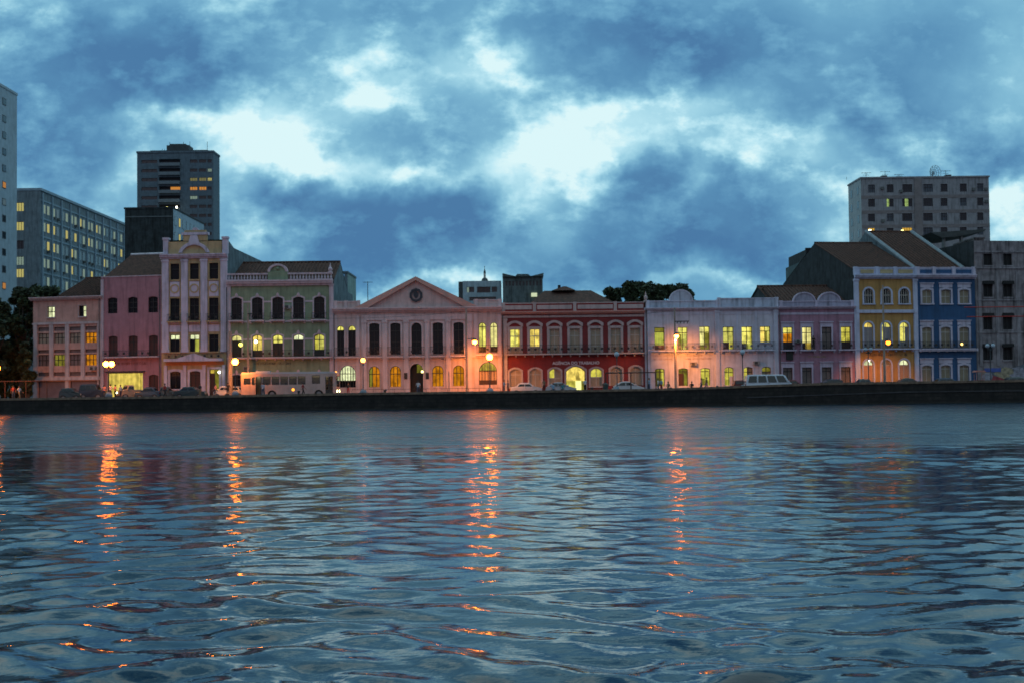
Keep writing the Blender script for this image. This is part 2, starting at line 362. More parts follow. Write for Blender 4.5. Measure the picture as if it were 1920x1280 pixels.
class House:
    """a house whose front stands on a vertical plane from ground point A to B; local x along the front, y into the house, z above the street"""
    def __init__(s, name, label, cat, A, B, px0, px1, refy=640, group='old houses along the quay', z=GZ):
        s.A = Vector((A[0], A[1])); s.B = Vector((B[0], B[1])); d = s.B - s.A; s.W = d.length
        s.u = d.normalized(); s.n = Vector((-s.u.y, s.u.x)); s.rz = math.atan2(d.y, d.x); s.gz = z
        s.root = thing(name, label, cat, (A[0], A[1], z), s.rz, group)
        s.ops = []; s.pc = (px0 + px1) / 2
    def m(s, px, py, y=0.0):
        """where the sight line of a picture point meets the plane y metres behind the front"""
        d = ray(px, py); o = s.A + s.n * y
        # camera at origin: t*d.xy = o + k*u
        det = d.x * -s.u.y + s.u.x * d.y
        t = (o.x * -s.u.y + s.u.x * o.y) / det
        p = Vector((d.x * t, d.y * t)) - o
        return p.dot(s.u), CAMH + d.z * t - s.gz
    def X(s, px, py=640, y=0): return s.m(px, py, y)[0]
    def Z(s, py, px=None, y=0): return s.m(s.pc if px is None else px, py, y)[1]
    def op(s, cx, w, yt, yb, rise=0, fill=None, frame=SASH, nx=2, bars=(.5,), trim=.18, tmat=None, ref=None, door=False, hood=0, depth=.25, label=None, sill=True, proud=.07, crest=False, panel=0):
        xc = s.X(cx, (yt + yb) / 2); k = (s.X(cx + 5, 640) - s.X(cx - 5, 640)) / 10
        w = w * k; zt, zb = s.Z(yt, ref), s.Z(yb, ref)
        zb = max(zb, .02)
        s.ops.append(dict(x0=xc - w/2, x1=xc + w/2, z0=zb, z1=zt, rise=min(rise * w, (zt-zb) * .6), fill=fill, frame=frame, nx=nx, bars=bars, trim=trim, tmat=tmat or s.trim,
                          door=door, hood=hood, depth=depth, label=label, sill=sill, proud=proud, crest=crest, panel=panel))
    def row(s, xs, w, yt, yb, rise=0, fills=None, **kw):
        for i, x in enumerate(xs):
            k = dict(kw)
            f = fills[i % len(fills)] if fills else None
            s.op(x, w, yt, yb, rise, f, **k)
    def walls(s, m, ztop, depth, trim=None, side=None, x0=0.0, x1=None, y=0.0, name='wall'):
        x1 = s.W if x1 is None else x1
        ops = s.ops
        xs = sorted({x0, x1} | {o['x0'] for o in ops} | {o['x1'] for o in ops}); zs = sorted({0, ztop} | {o['z0'] for o in ops} | {o['z1'] for o in ops})
        b = MB()
        for i in range(len(xs) - 1):
            for j in range(len(zs) - 1):
                cx, cz = (xs[i] + xs[i+1]) / 2, (zs[j] + zs[j+1]) / 2
                if cz > ztop or cx < x0 or cx > x1: continue
                if any(o['x0'] < cx < o['x1'] and o['z0'] < cz < o['z1'] for o in ops): continue
                b.add([(xs[i], y, zs[j]), (xs[i+1], y, zs[j]), (xs[i+1], y, zs[j+1]), (xs[i], y, zs[j+1])], [(0, 1, 2, 3)])
        for o in ops:
            pts = outline(o['x0'], o['x1'], o['z0'], o['z1'], o['rise'])
            d = o['depth'] + .02
            b.add([(p[0], y, p[1]) for p in pts] + [(p[0], y + d, p[1]) for p in pts], [(i, i + len(pts), i + len(pts) + 1, i + 1) for i in range(len(pts) - 1)])
            b.add([(o['x0'], y, o['z0']), (o['x1'], y, o['z0']), (o['x1'], y + d, o['z0']), (o['x0'], y + d, o['z0'])], [(0, 1, 2, 3)])
            if o['rise'] > 0:
                arc = pts[1:-1]; h = len(arc) // 2
                L = [(o['x0'], o['z1'])] + arc[:h+1]; Q = [(o['x1'], o['z1'])] + arc[h:]
                for poly in (L, Q):
                    for i in range(1, len(poly) - 1):
                        b.add([(poly[0][0], y, poly[0][1]), (poly[i][0], y, poly[i][1]), (poly[i+1][0], y, poly[i+1][1])], [(0, 1, 2)])
        sb = 1 if side else 0
        b.add([(x0, y, 0), (x0, y + depth, 0), (x0, y + depth, ztop), (x0, y, ztop)], [(0, 3, 2, 1)], sb)
        b.add([(x1, y, 0), (x1, y + depth, 0), (x1, y + depth, ztop), (x1, y, ztop)], [(0, 1, 2, 3)], sb)
        b.add([(x0, y + depth, 0), (x1, y + depth, 0), (x1, y + depth, ztop), (x0, y + depth, ztop)], [(0, 3, 2, 1)], sb)
        b.add([(x0, y, ztop), (x1, y, ztop), (x1, y + depth, ztop), (x0, y + depth, ztop)], [(0, 1, 2, 3)], sb)
        b.build(name, [m, side or m], s.root)
        s.windows(y); s.ops = []
    def windows(s, y=0.0):
        for o in s.ops:
            x0, x1, z0, z1, rise = o['x0'], o['x1'], o['z0'], o['z1'], o['rise']; w, h = x1 - x0, z1 - z0; d = o['depth'] + y
            # sash (the window itself), its glass and its surround
            fr = MB(); t = .07; fy0, fy1 = d - .10, d - .04
            pts = outline(x0 + .002, x1 - .002, z0, z1 - .002, rise, 0); inn = outline(x0 + t, x1 - t, z0, z1 - t, rise, 0) if rise <= 0 else outline(x0 + t, x1 - t, z0, z1 - t, rise * .95, 0)
            fr.ring(inn, pts, fy0, fy1)
            for k in range(1, o['nx']): xx = x0 + w * k / o['nx']; fr.box(xx - .04, xx + .04, fy0 + .005, fy1 + .005, z0, z1 - (rise * .2 if rise else 0))
            for q in o['bars']: fr.box(x0 + .01, x1 - .01, fy0 + .012, fy1 + .012, z0 + h * q - .045, z0 + h * q + .045)
            nm = 'door' if o['door'] else 'window'
            win = fr.build(nm, o['frame'], s.root, label=o['label'])
            LITV = {'bright_lit_room': ROOMS, 'yellow_lit_room': ROOMS2}
            fill = o['fill'] or [(0, 1, 0, 1, GLASS)]
            if not isinstance(fill, list): fill = [(0, 1, 0, 1, fill)]
            for k, (a, b_, c, e, mm) in enumerate(fill):
                mm = RR.choice(LITV[mm.name]) if mm.name in LITV else mm
                p = MB()
                X0, X1, Z0, Z1 = x0 + w * a, x0 + w * b_, z0 + h * c, z0 + h * e
                isx = mm.name.endswith(('shutter', 'door'))
                yy = d - .055 + .004 * k if isx else d
                if isx:
                    p.box(X0, X1, yy, yy + .03, Z0, Z1)
                    if w * (b_ - a) > .35:      # shutter slats
                        nsl = max(3, int((Z1 - Z0) / .22))
                        for q in range(nsl):
                            zz = Z0 + (Z1 - Z0) * (q + .5) / nsl; p.box(X0 + .06, X1 - .06, yy - .02, yy + .001, zz - .035, zz + .035)
                else: p.add([(X0, yy, Z0), (X1, yy, Z0), (X1, yy, Z1), (X0, yy, Z1)], [(0, 1, 2, 3)])
                p.build('shutter' if isx else 'pane', mm, win)
            if o['trim']:
                tr = MB(); T = o['trim']; pr = o['proud']
                tr.ring(outline(x0, x1, z0, z1, rise, .004), outline(x0, x1, z0, z1, rise, T), y - pr, y + .01)
                if o['sill'] and not o['door'] and z0 > .3: tr.box(x0 - T * 1.2, x1 + T * 1.2, y - pr - .08, y + .01, z0 - .16, z0 - .003)
                if o['hood']:
                    hz = z1 + T + o['hood']; r2 = o['hood'] * 1.1
                    tr.ring(outline(x0, x1, z1 + T, hz, r2, T * .35), outline(x0, x1, z1 + T, hz, r2, T * 1.25), y - pr - .12, y + .01)
                if o['panel']:
                    tr.box(x0 - T, x1 + T, y - pr + .02, y + .008, z1 + T, z1 + T + o['panel']); tr.box(x0 - T * 1.3, x1 + T * 1.3, y - pr - .1, y + .01, z1 + T + o['panel'], z1 + T + o['panel'] + .12)
                if o['crest']:
                    xc = (x0 + x1) / 2; tr.prism([(xc - .22, z1 + T), (xc - .12, z1 + T + .28), (xc, z1 + T + .38), (xc + .12, z1 + T + .28), (xc + .22, z1 + T)], y - pr - .06, y)
                tr.build('surround', o['tmat'], win)
    # ---- trim pieces
    def bx(s, name, m, x0, x1, y0, y1, z0, z1, parent=None):
        return MB().box(x0, x1, y0, y1, z0, z1).build(name, m, parent or s.root)
    def band(s, name, yt, yb, m=None, proud=.15, px0=None, px1=None, ref=None, ext=0.0, y=0.0):
        x0 = -ext if px0 is None else s.X(px0, yt); x1 = s.W + ext if px1 is None else s.X(px1, yt)
        z1, z0 = s.Z(yt, ref), s.Z(yb, ref)
        b = MB(); h = z1 - z0
        if name == 'cornice':   # stepped profile
            b.box(x0, x1, y - proud * .45, y + .01, z0, z0 + h * .4); b.box(x0, x1, y - proud, y + .01, z0 + h * .4 + .001, z1)
            b.box(x0 - .02, x1 + .02, y - proud * 1.25, y + .02, z1 - h * .22, z1 + .03)
        else: b.box(x0, x1, y - proud, y + .01, z0, z1)
        return b.build(name, m or s.trim, s.root)
    def pilaster(s, px, w, yt, yb, m=None, proud=.16, name='pilaster', cap=True):
        k = (s.X(px + 5) - s.X(px - 5)) / 10; x = s.X(px, (yt + yb) / 2); hw = w * k / 2
        z1, z0 = s.Z(yt), max(s.Z(yb), 0)
        b = MB(); b.box(x - hw, x + hw, -proud, .01, z0, z1)
        if cap:
            b.box(x - hw - .07, x + hw + .07, -proud - .07, .005, z1 - .28, z1 - .05); b.box(x - hw - .06, x + hw + .06, -proud - .06, .005, z0 + .002, z0 + .35)
        return b.build(name, m or s.trim, s.root)
    def balcony(s, px0, px1, yt, yb, m=None, rail=None, out=.65, brackets=True, step=.14):
        x0, x1 = s.X(px0, yb), s.X(px1, yb); z1, z0 = s.Z(yt), s.Z(yb)
        b = MB(); b.box(x0, x1, -out, -.075, z0 - .16, z0)
        if brackets:
            n = max(2, int((x1 - x0) / 1.1) + 1)
            for i in range(n):
                xx = x0 + .15 + (x1 - x0 - .3) * i / (n - 1)
                b.box(xx - .07, xx + .07, -out * .6, -.005, z0 - .42, z0 - .161)
        sl = b.build('balcony', m or s.trim, s.root)
        r = MB(); yy = -out + .06
        r.box(x0 + .02, x1 - .02, yy - .02, yy + .02, z1 - .04, z1); r.box(x0 + .02, x1 - .02, yy - .015, yy + .015, z0 + .06, z0 + .09)
        n = max(3, int((x1 - x0) / step))
        for i in range(n + 1):
            xx = x0 + .03 + (x1 - x0 - .06) * i / n; r.box(xx - .012, xx + .012, yy - .012, yy + .012, z0 + .002, z1 - .04)
        for xx in (x0 + .03, x1 - .03): r.box(xx - .015, xx + .015, yy, -.002, z1 - .04, z1)
        for q in range(max(1, int((x1 - x0) / .8))):   # scrollwork medallions
            xx = x0 + (x1 - x0) * (q + .5) / max(1, int((x1 - x0) / .8)); zc = (z0 + z1) / 2
            r.prism([(xx + .16 * math.cos(a * math.pi / 5), zc + .16 * math.sin(a * math.pi / 5)) for a in range(10)], yy - .018, yy + .018)
        r.build('railing', rail or IRON, sl)
        return sl
    def parapet(s, yt, yb, m, panels=(), pm=None, posts=(), px0=None, px1=None, y=0.0, th=.3, tmat=None):
        x0 = 0 if px0 is None else s.X(px0, yt); x1 = s.W if px1 is None else s.X(px1, yt); z1, z0 = s.Z(yt), s.Z(yb)
        p = MB().box(x0, x1, y + .004, y + th, z0, z1).build('parapet', m, s.root)
        MB().box(x0 - .03, x1 + .03, y - .06, y + th + .05, z1, z1 + .12).build('coping', tmat or s.trim, p)
        for (a, b_) in panels:
            xa, xb = s.X(a, yt), s.X(b_, yt); h = z1 - z0
            MB().box(xa, xb, y - .05, y + .002, z0 + h * .25, z1 - h * .2).build('panel', pm or s.trim, p)
        for a in posts:
            xa = s.X(a, yt); MB().box(xa - .2, xa + .2, y - .1, y + th + .02, z0, z1 + .18).build('post', tmat or s.trim, p)
        return p
    def pinnacle(s, px, ytop, ybase, r=.22, m=None):
        x, z0 = s.X(px, ybase), s.Z(ybase, px); h = s.Z(ytop, px) - z0
        return MB().lathe([(r, 0), (r, h*.12), (r*.5, h*.16), (r*.85, h*.35), (r*.8, h*.5), (r*.3, h*.62), (r*.35, h*.7), (.02, h)], (x, .15, z0), 10).build('pinnacle', m or s.trim, s.root)
    def gable(s, yeave, yridge, ydepth, x0=None, x1=None, m=TILE, side=None, y0=.3, over=.2, name='roof', drop=True, zback=None):
        """ridge parallel to the street: eave line and ridge line are given as picture rows"""
        x0 = 0 if x0 is None else x0; x1 = s.W if x1 is None else x1
        ze, zr = s.Z(yeave, y=y0), s.Z(yridge, y=ydepth); yb = ydepth * 2 - y0
        b = MB(); nx = 26
        b.add([(x0-over, y0, ze), (x1+over, y0, ze), (x1+over, ydepth, zr), (x0-over, ydepth, zr), (x1+over, yb, ze), (x0-over, yb, ze)], [(0, 1, 2, 3), (3, 2, 4, 5)])
        b.add([(x0-over, y0, ze-.15), (x1+over, y0, ze-.15), (x1+over, y0, ze), (x0-over, y0, ze)], [(0, 1, 2, 3)])
        n = int((x1 - x0) / .45)
        for i in range(n + 1):      # tile rolls running down the slope
            xx = x0 + (x1 - x0) * i / max(n, 1)
            b.tube((xx, y0 - .05, ze + .03), (xx, ydepth, zr + .03), .10, n=5)
        b.tube((x0 - over, ydepth, zr + .05), (x1 + over, ydepth, zr + .05), .16, n=6)
        rf = b.build(name, m, s.root)
        if side:
            for xx in (x0 - .012, x1 + .012):
                MB().add([(xx, y0, 0), (xx, yb, 0), (xx, yb, ze - .02), (xx, ydepth, zr - .02), (xx, y0, ze - .02)], [(0, 1, 2, 3, 4)]).build('gable_wall', side, s.root)
        return rf, ze, zr
    def lettering(s, px0, px1, ymid, h, m, seed=1, gaps=()):
        """worn lettering that cannot be read in the photo: strokes of paint of letter size"""
        rng = random.Random(seed); x, xe = s.X(px0, ymid), s.X(px1, ymid); z = s.Z(ymid, (px0 + px1) / 2); H = h / 15.5
        b = MB()
        while x < xe:
            w = H * rng.choice((.5, .6, .7))
            if rng.random() < .13:
                x += w
                if b.v: b.build('lettering', m, s.root); b = MB()
            else:
                b.box(x, x + H*.12, -.03, -.003, z - H/2, z + H/2)
                zz = z + rng.choice((-H*.42, 0, H*.42)); b.box(x + H*.121, x + w*.8, -.03, -.003, zz - H*.06, zz + H*.06)
                if rng.random() < .5: b.box(x + w*.8, x + w*.8 + H*.1, -.03, -.003, z - H/2, z + H/2)
                x += w * 1.15
        return b.build('lettering', m, s.root) if b.v else None

# ---------------------------------------------------------------- the street front, corner to corner
PXS = [62, 190, 303, 427, 625, 942, 1210, 1461, 1606, 1722, 1832, 1990]
YAW = [-14, -12, -4, 0, 0, 1, 3, 4, 8, 8, 8]
def chain():
    i0 = 4; pts = {4: (at(625, 158), 158.0)}
    def step(p, px, yaw):
        d = ray(px, 722 - (px - 960) * .0115); k = d.x / d.y; u = (math.cos(R(yaw)), math.sin(R(yaw)))
        # p.x + t ux = k (p.y + t uy)
        t = (k * p[1] - p[0]) / (u[0] - k * u[1]); return (p[0] + t * u[0], p[1] + t * u[1])
    for i in range(4, len(YAW)): pts[i+1] = step(pts[i], PXS[i+1], YAW[i])
    for i in range(3, -1, -1): pts[i] = step(pts[i+1], PXS[i], YAW[i])
    return [pts[i] for i in range(len(PXS))]
CH = chain()
def house(i, name, label, cat='building', trim=None, **kw):
    h = House(name, label, cat, CH[i], CH[i+1], PXS[i], PXS[i+1], **kw); h.trim = trim or TRIM; return h

# A: salmon office building with a grid of bays
h = house(0, 'office_house', 'salmon office building with a white grid of bays and two small lit top windows', trim=mat('salmon_trim', (.50, .42, .44), .8, .12, .2))
h.row([96], 14, 574, 594, fills=[LW], trim=.06, bars=(.5,)); h.row([155], 14, 574, 594, fills=[[(.5, 1, 0, 1, LW), (0, .5, 0, 1, GLASS)]], trim=.06)
dimr = mat('louvre_shutter', (.16, .13, .14), .7, .2); sh2 = mat('curtain_shutter', (.30, .27, .22), .8, .3)
cols = [82, 111.5, 141, 170.5]
h.row(cols, 21, 613, 620, fills=[dimr], trim=0, bars=(), nx=1); h.row(cols, 21, 624, 643, fills=[sh2, sh2, sh2, LO], trim=0, nx=3, bars=(.55,))
h.row(cols, 21, 655, 661, fills=[dimr], trim=0, bars=(), nx=1); h.row(cols, 21, 664, 685, fills=[dimr, LD, dimr, LO], trim=0, nx=3, bars=(.5,))
h.row(cols, 21, 697, 704, fills=[dimr], trim=0, bars=(), nx=1)
grey_door = mat('grey_roller_door', (.17, .15, .19), .6, .2)
h.row([96.5, 157], 50, 714, 746, fills=[grey_door], trim=0, nx=1, bars=(), door=True)
SAL = mat('salmon_paint', (.52, .31, .27), .85, .15, .2)
h.walls(SAL, h.Z(557), 12, side=STAIN)
for x in (67, 97, 126.5, 156, 187): h.pilaster(x, 7, 608, 706 if x in (97, 156) else 745, cap=False)
h.band('cornice', 557, 563, proud=.5, ext=.3); h.band('ledge', 604, 608, proud=.2); h.band('ledge', 706, 712, proud=.35)
h.gable(557, 524, 7, x0=h.X(105, 557), x1=h.W, m=TILE)

# B: plain pink house
h = house(1, 'pink_house', 'plain pink three storey house with a wide lit shop opening under it', trim=mat('pink_white_trim', (.50, .42, .48), .8, .12, .2))
h.row([211, 249, 287], 18, 557, 587, rise=.12, trim=0, frame=SASH, bars=(.33, .66), nx=2)
h.row([212, 249.5, 287.5], 17, 629, 668, rise=.12, trim=0, bars=(.7,), fills=[mat('dark_red_shutter', (.06, .025, .025), .7, .2)])
h.op(235, 66, 698, 746, 0, [(0, 1, 0, 1, emit('yellow_hall', (.80, .60, .11), .85, vary='curtain'))], nx=1, bars=(), trim=.05, door=True)
h.op(288, 18, 702, 744, .15, mat('maroon_door', (.06, .018, .02), .6, .2), trim=0, door=True, bars=())
h.walls(mat('pink_paint', (.37, .18, .22), .85, .12, .2), h.Z(523), 16, side=STAIN)
h.parapet(519, 523, mat('pink_paint', (.5, .2, .2)), th=.3)
h.balcony(197, 300, 657, 668, out=.7, brackets=False, step=.18)
h.pilaster(192.5, 5, 523, 745, cap=False)
h.lettering(205, 272, 681, 5, mat('brown_letter_paint', (.16, .05, .05)), 3)
MB().box(h.X(200, 696), h.X(272, 696), -.5, -.002, h.Z(697), h.Z(695)).build('awning', mat('dark_awning', (.04, .03, .03)), h.root)
# hipped roof, its left slope running up to a flat ridge
x0, x1, xr = 0, h.W, h.X(246, 480, 6); ze, zr = h.Z(520), h.Z(478, y=6)
MB().add([(x0, .3, ze), (x1, .3, ze), (x1, 6, zr), (xr, 6, zr), (x0, 12, ze), (x1, 12, ze)], [(0, 1, 2, 3), (0, 3, 4), (3, 2, 5, 4)]).build('roof', TILE, h.root)
MB().tube((xr, 6, zr), (x1, 6, zr), .18).build('roof_ridge', TRIM, h.root)

# C: narrow yellow baroque house
LIL = mat('lilac_white_trim', (.56, .50, .62), .8, .12, .25)
h = house(2, 'baroque_house', 'narrow yellow house with lilac pilasters and a stepped baroque gable on top', trim=LIL)
b3 = [328, 364.5, 401]; YEL = mat('ochre_paint', (.47, .34, .19), .85, .15, .2)
DK = [(0, 1, 0, 1, GLASS)]
topl = [(0, 1, .72, 1, LW), (0, 1, 0, .72, GLASS)]
h.row(b3, 17, 494, 524, fills=[DK], trim=.1, tmat=YEL, nx=1, bars=(.66,)); h.row(b3, 18, 559, 601, fills=[DK], trim=.1, tmat=YEL, nx=2, bars=(.66,), sill=False)
h.row(b3, 18, 627, 659, fills=[topl, [(0, 1, .72, 1, LW), (.5, 1, 0, .72, LY), (0, .5, 0, .72, GLASS)], DK], trim=.1, tmat=YEL, bars=(.72,))
mard = mat('dark_panelled_door', (.05, .02, .02), .6, .2)
h.row([329, 366], 20, 695, 728, rise=.1, fills=[GLASS, mard], trim=.28, bars=(.75,)); h.op(402, 18, 692, 742, 0, [(0, .45, 0, .85, mard), (.45, 1, 0, 1, LD), (0, .45, .85, 1, LY)], trim=.28, door=True, bars=())
h.walls(YEL, h.Z(476), 17, side=BLUEWALL)
for x in (310.5, 346.5, 383, 420.5): h.pilaster(x, 12.5, 486, 660)
for x in (311, 347, 383, 420): h.pilaster(x, 6, 684, 742, cap=False)
for x in b3:
    k = 17; xa, xb = h.X(x - 9, 540), h.X(x + 9, 540)
    p = MB().box(xa, xb, -.08, -.002, h.Z(556), h.Z(528)).build('relief_panel', LIL, h.root)
    MB().ring([(h.X(x, 541) + .42*math.cos(a*math.pi/8), h.Z(541) + .42*math.sin(a*math.pi/8)) for a in range(17)], [(h.X(x, 541) + .58*math.cos(a*math.pi/8), h.Z(541) + .58*math.sin(a*math.pi/8)) for a in range(17)], -.14, -.081).build('medallion', YEL, p)
    h.balcony(x - 13, x + 13, 589, 602, out=.55, m=YEL)
    MB().box(xa - .1, xb + .1, -.07, -.002, h.Z(622), h.Z(609)).build('relief_panel', LIL, h.root)
h.band('cornice', 477, 485, proud=.4, ext=.1); h.band('ledge', 603, 607, proud=.12)
# attic
xa, xb = h.X(314, 465), h.X(416, 465)
MB().box(xa, xb, -.05, .35, h.Z(476), h.Z(453)).build('attic', YEL, h.root)
MB().box(h.X(344, 445), h.X(388, 445), -.1, .4, h.Z(452), h.Z(441)).build('attic', YEL, h.root)
MB().box(h.X(341, 445), h.X(391, 445), -.2, .45, h.Z(441), h.Z(436)).build('cornice', LIL, h.root)
MB().box(h.X(346, 445), h.X(386, 445), -.1, .4, h.Z(436), h.Z(432)).build('attic', YEL, h.root)
MB().prism([(h.X(359, 430), h.Z(432)), (h.X(373, 430), h.Z(432)), (h.X(369, 430), h.Z(427)), (h.X(363, 430), h.Z(427))], -.05, .35).build('crest', LIL, h.root)
xc = h.X(364.5, 460); rw = h.X(393, 460) - xc; z0, z1 = h.Z(474), h.Z(454)
arc = [(xc - rw * math.cos(math.pi * k / 16), z0 + (z1 - z0) * (math.sin(math.pi * k / 16) ** 1.3)) for k in range(17)]
MB().ring([(xc + (x - xc) * .78, z0 + (z - z0) * .72) for x, z in arc], arc, -.28, -.052).build('arched_pediment', LIL, h.root)
MB().prism([(xc - .75, z1 - .3), (xc + .75, z1 - .3), (xc + .4, h.Z(442)), (xc - .4, h.Z(442))], -.3, -.11).build('scroll', LIL, h.root)
for x in (311, 422):
    xx = h.X(x, 460); MB().box(xx - .32, xx + .32, -.12, .5, h.Z(476), h.Z(449)).box(xx - .4, xx + .4, -.2, .58, h.Z(449), h.Z(445)).build('pinnacle', LIL, h.root)
# entrance canopy with a low pediment
zc0, zc1 = h.Z(677), h.Z(672)
cn = MB().box(h.X(311, 675), h.X(420, 675), -.9, -.17, zc0, zc1).build('canopy', LIL, h.root)
MB().prism([(h.X(335, 672), zc1), (h.X(395, 672), zc1), (h.X(366, 662), h.Z(662))], -.85, -.6).build('pediment', LIL, cn)
h.balcony(313, 352, 663, 672, out=.7, brackets=False); h.balcony(380, 419, 663, 672, out=.7, brackets=False)
MB().box(h.X(311, 680), h.X(420, 680), -.06, -.001, h.Z(684), h.Z(678)).build('frieze', mat('orange_frieze', (.50, .20, .08), .8), h.root)
x0, x1 = .2, h.W - .02; zz = h.Z(476); zr = h.Z(452, 430, 2)
MB().add([(x0, .36, zz), (x1, .36, zz), (x1, .36, zr), (x0, .36, zr), (x1, 16.5, h.Z(492, y=16)), (x0, 16.5, h.Z(492, y=16)), (x1, 3, zr - .8), (x0, 3, zr - .8), (x1, 16.5, zz - 3), (x0, 16.5, zz - 3)],
   [(3, 2, 6, 7), (7, 6, 4, 5), (1, 8, 4, 6, 2), (0, 3, 7, 5, 9), (4, 8, 9, 5)]).build('roof', BLUEWALL, h.root)

# D: green house with balustrade
h = house(3, 'green_house', 'olive green house with two rows of arched balcony doors and a white balustrade', trim=mat('cream_lilac_trim', (.56, .46, .52), .8, .12, .2))
GRN = mat('olive_green_paint', (.23, .295, .195), .85, .15, .2); g5 = [443.7, 482.5, 520.8, 559.6, 598.7]
gl = mat('green_dark_shutter', (.012, .022, .022), .6, .1)
h.row(g5, 20, 557, 598, rise=.18, fills=[GLASS], trim=.16, bars=(.72,), sill=False, crest=True)
upl = [(0, 1, .74, 1, LB), (0, 1, 0, .74, gl)]
h.row(g5, 19, 627, 668, rise=.18, fills=[upl, [(0, 1, .3, 1, LB), (0, 1, 0, .3, gl)], [(0, 1, .62, 1, LB), (0, .5, 0, .62, gl), (.5, 1, 0, .62, gl)], [(0, 1, .76, 1, LW), (0, 1, 0, .76, gl)], [(.35, 1, .3, 1, LB), (0, .35, .3, 1, LY), (0, 1, 0, .3, gl)]], trim=.16, bars=(.74,), sill=False, crest=True)
h.row(g5, 16, 701, 732, rise=.12, fills=[GLASS, gl], trim=.2, bars=(.75,), sill=False, crest=True)
h.walls(GRN, h.Z(533), 20, side=BLUEWALL)
h.band('cornice', 526, 536, proud=.45, ext=.05); h.band('string_course', 564, 567, proud=.06, px0=428, px1=433); 
for a, b_ in ((455, 471), (494, 509), (532, 548), (571, 587)):
    h.band('string_course', 564, 567, proud=.06, px0=a, px1=b_); h.band('string_course', 634, 637, proud=.06, px0=a, px1=b_)
for x in g5: h.balcony(x - 14, x + 14, 587, 600, out=.6)
h.balcony(428, 623, 656, 669, out=.7); h.band('ledge', 601, 604, proud=.12); h.band('ledge', 669, 673, proud=.3)
h.pilaster(622, 8, 533, 740); h.pilaster(430, 6, 533, 740)
# balustrade with little posts
z0, z1 = h.Z(526), h.Z(512)
bl = MB().box(0, h.W, -.1, .25, z1 - .18, z1).box(0, h.W, -.05, .2, z0, z0 + .15).build('balustrade', h.trim, h.root)
n = 34
bb = MB()
for i in range(n):
    x = h.W * (i + .5) / n
    if abs(x - h.X(521, 520)) < 1.25:
        if bb.v: bb.build('baluster_lattice', h.trim, bl); bb = MB()
        continue
    bb.lathe([(.06, 0), (.12, .2), (.05, .45), (.07, z1 - z0 - .34)], (x, .08, z0 + .15), 6)
bb.build('baluster_lattice', h.trim, bl)
xc = h.X(521, 515)
MB().box(xc - 1.2, xc + 1.2, -.15, .3, z0, z1 + .15).build('crest', GRN, h.root)
MB().ring([(xc - .95 * math.cos(math.pi * k / 12), z1 + .15 + .75 * math.sin(math.pi * k / 12)) for k in range(13)], [(xc - 1.25 * math.cos(math.pi * k / 12), z1 + .15 + 1.0 * math.sin(math.pi * k / 12)) for k in range(13)], -.2, .3).build('crest_arch', h.trim, h.root)
MB().prism([(xc - 1.0 * math.cos(math.pi * k / 12), z1 + .14 + .76 * math.sin(math.pi * k / 12)) for k in range(13)], -.02, .2).ball((xc, -.05, z1 + .55), .22).build('crest_panel', GRN, h.root)
h.pinnacle(619, 493, 512, .3)
rf, ze, zr = h.gable(524, 493, 7, side=BLUEWALL, y0=1.0, over=.05)
h.lettering(478, 545, 681, 4, mat('dark_letter_paint', (.05, .05, .05)), 5)

# E: pedimented assembly building
SP = mat('rose_plaster', (.58, .43, .42), .85, .12, .18); h = house(4, 'pediment_building', 'rose plastered public building with a wide triangular pediment and dark crest', trim=mat('pale_rose_trim', (.62, .48, .50), .8, .1, .15))
e5 = [702, 741.6, 821, 860]
h.row(e5, 19, 605, 664, rise=.12, fills=[GLASS], trim=.2, bars=(.4, .75), sill=False, nx=2)
h.op(781, 19, 605, 664, .5, GLASS, trim=.2, bars=(.4, .75), sill=False)
h.row([638.5, 660], 14, 609, 665, rise=.5, fills=[[(0, 1, .84, 1, LB), (0, 1, 0, .84, GLASS)], [(0, 1, .84, 1, LB), (0, 1, 0, .84, GLASS)]], trim=.12, bars=(.84,), sill=False)
h.row([904.5, 926], 14, 606, 662, rise=.5, fills=[[(0, 1, .2, 1, LB), (0, 1, 0, .2, GLASS)]], trim=.12, bars=(.86,), sill=False)
ofl = [(.0, .3, 0, 1, LD), (.3, 1, 0, 1, LO)]
h.row(e5, 21, 685, 724, rise=.5, fills=[ofl, LO, [(.4, 1, .2, .65, mard), (0, 1, 0, 1, LO)][1:] , LO], trim=.1, bars=(.62,), nx=3, sill=False)
h.op(781, 25, 681, 742, .5, [(0, 1, 0, .72, mat('deep_hall', (.015, .012, .012))), (0, .5, .72, 1, mat('deep_hall', (.015, .012, .012))), (.5, 1, .72, 1, LD)], trim=.12, nx=1, bars=(), door=True, depth=.8)
h.op(652, 30, 683, 724, .5, [(0, 1, .3, 1, LW), (0, 1, 0, .3, GLASS)], trim=.12, nx=6, bars=(.62, .3), sill=False)
h.op(915, 34, 680, 722, .5, [(0, 1, .62, 1, LY), (0, 1, .2, .62, mat('pale_curtain', (.5, .36, .25))), (0, 1, 0, .2, mard)], trim=.12, nx=6, bars=(.62,), sill=False)
h.walls(SP, h.Z(583), 22, side=BLUEWALL)
h.band('entablature', 590, 600, proud=.12, px0=678, px1=885); h.band('cornice', 577, 585, proud=.55, ext=.02)
h.band('ledge', 667, 671, proud=.18); 
for x in (683, 722, 762, 801.6, 841, 881): h.pilaster(x, 9, 600, 738)
for x in (629, 671, 893, 937): h.pilaster(x, 7, 590, 738, cap=False, proud=.1)
for x in e5 + [781]: h.balcony(x - 15, x + 15, 650, 667, out=.6)
h.balcony(628, 674, 650, 667, out=.6); h.balcony(893, 936, 648, 665, out=.6)
for (a, b_, ps) in ((625, 674, (629, 648, 672)), (888, 941, (893, 913, 937))): h.parapet(565, 577, SP, posts=ps, px0=a, px1=b_, th=.4)
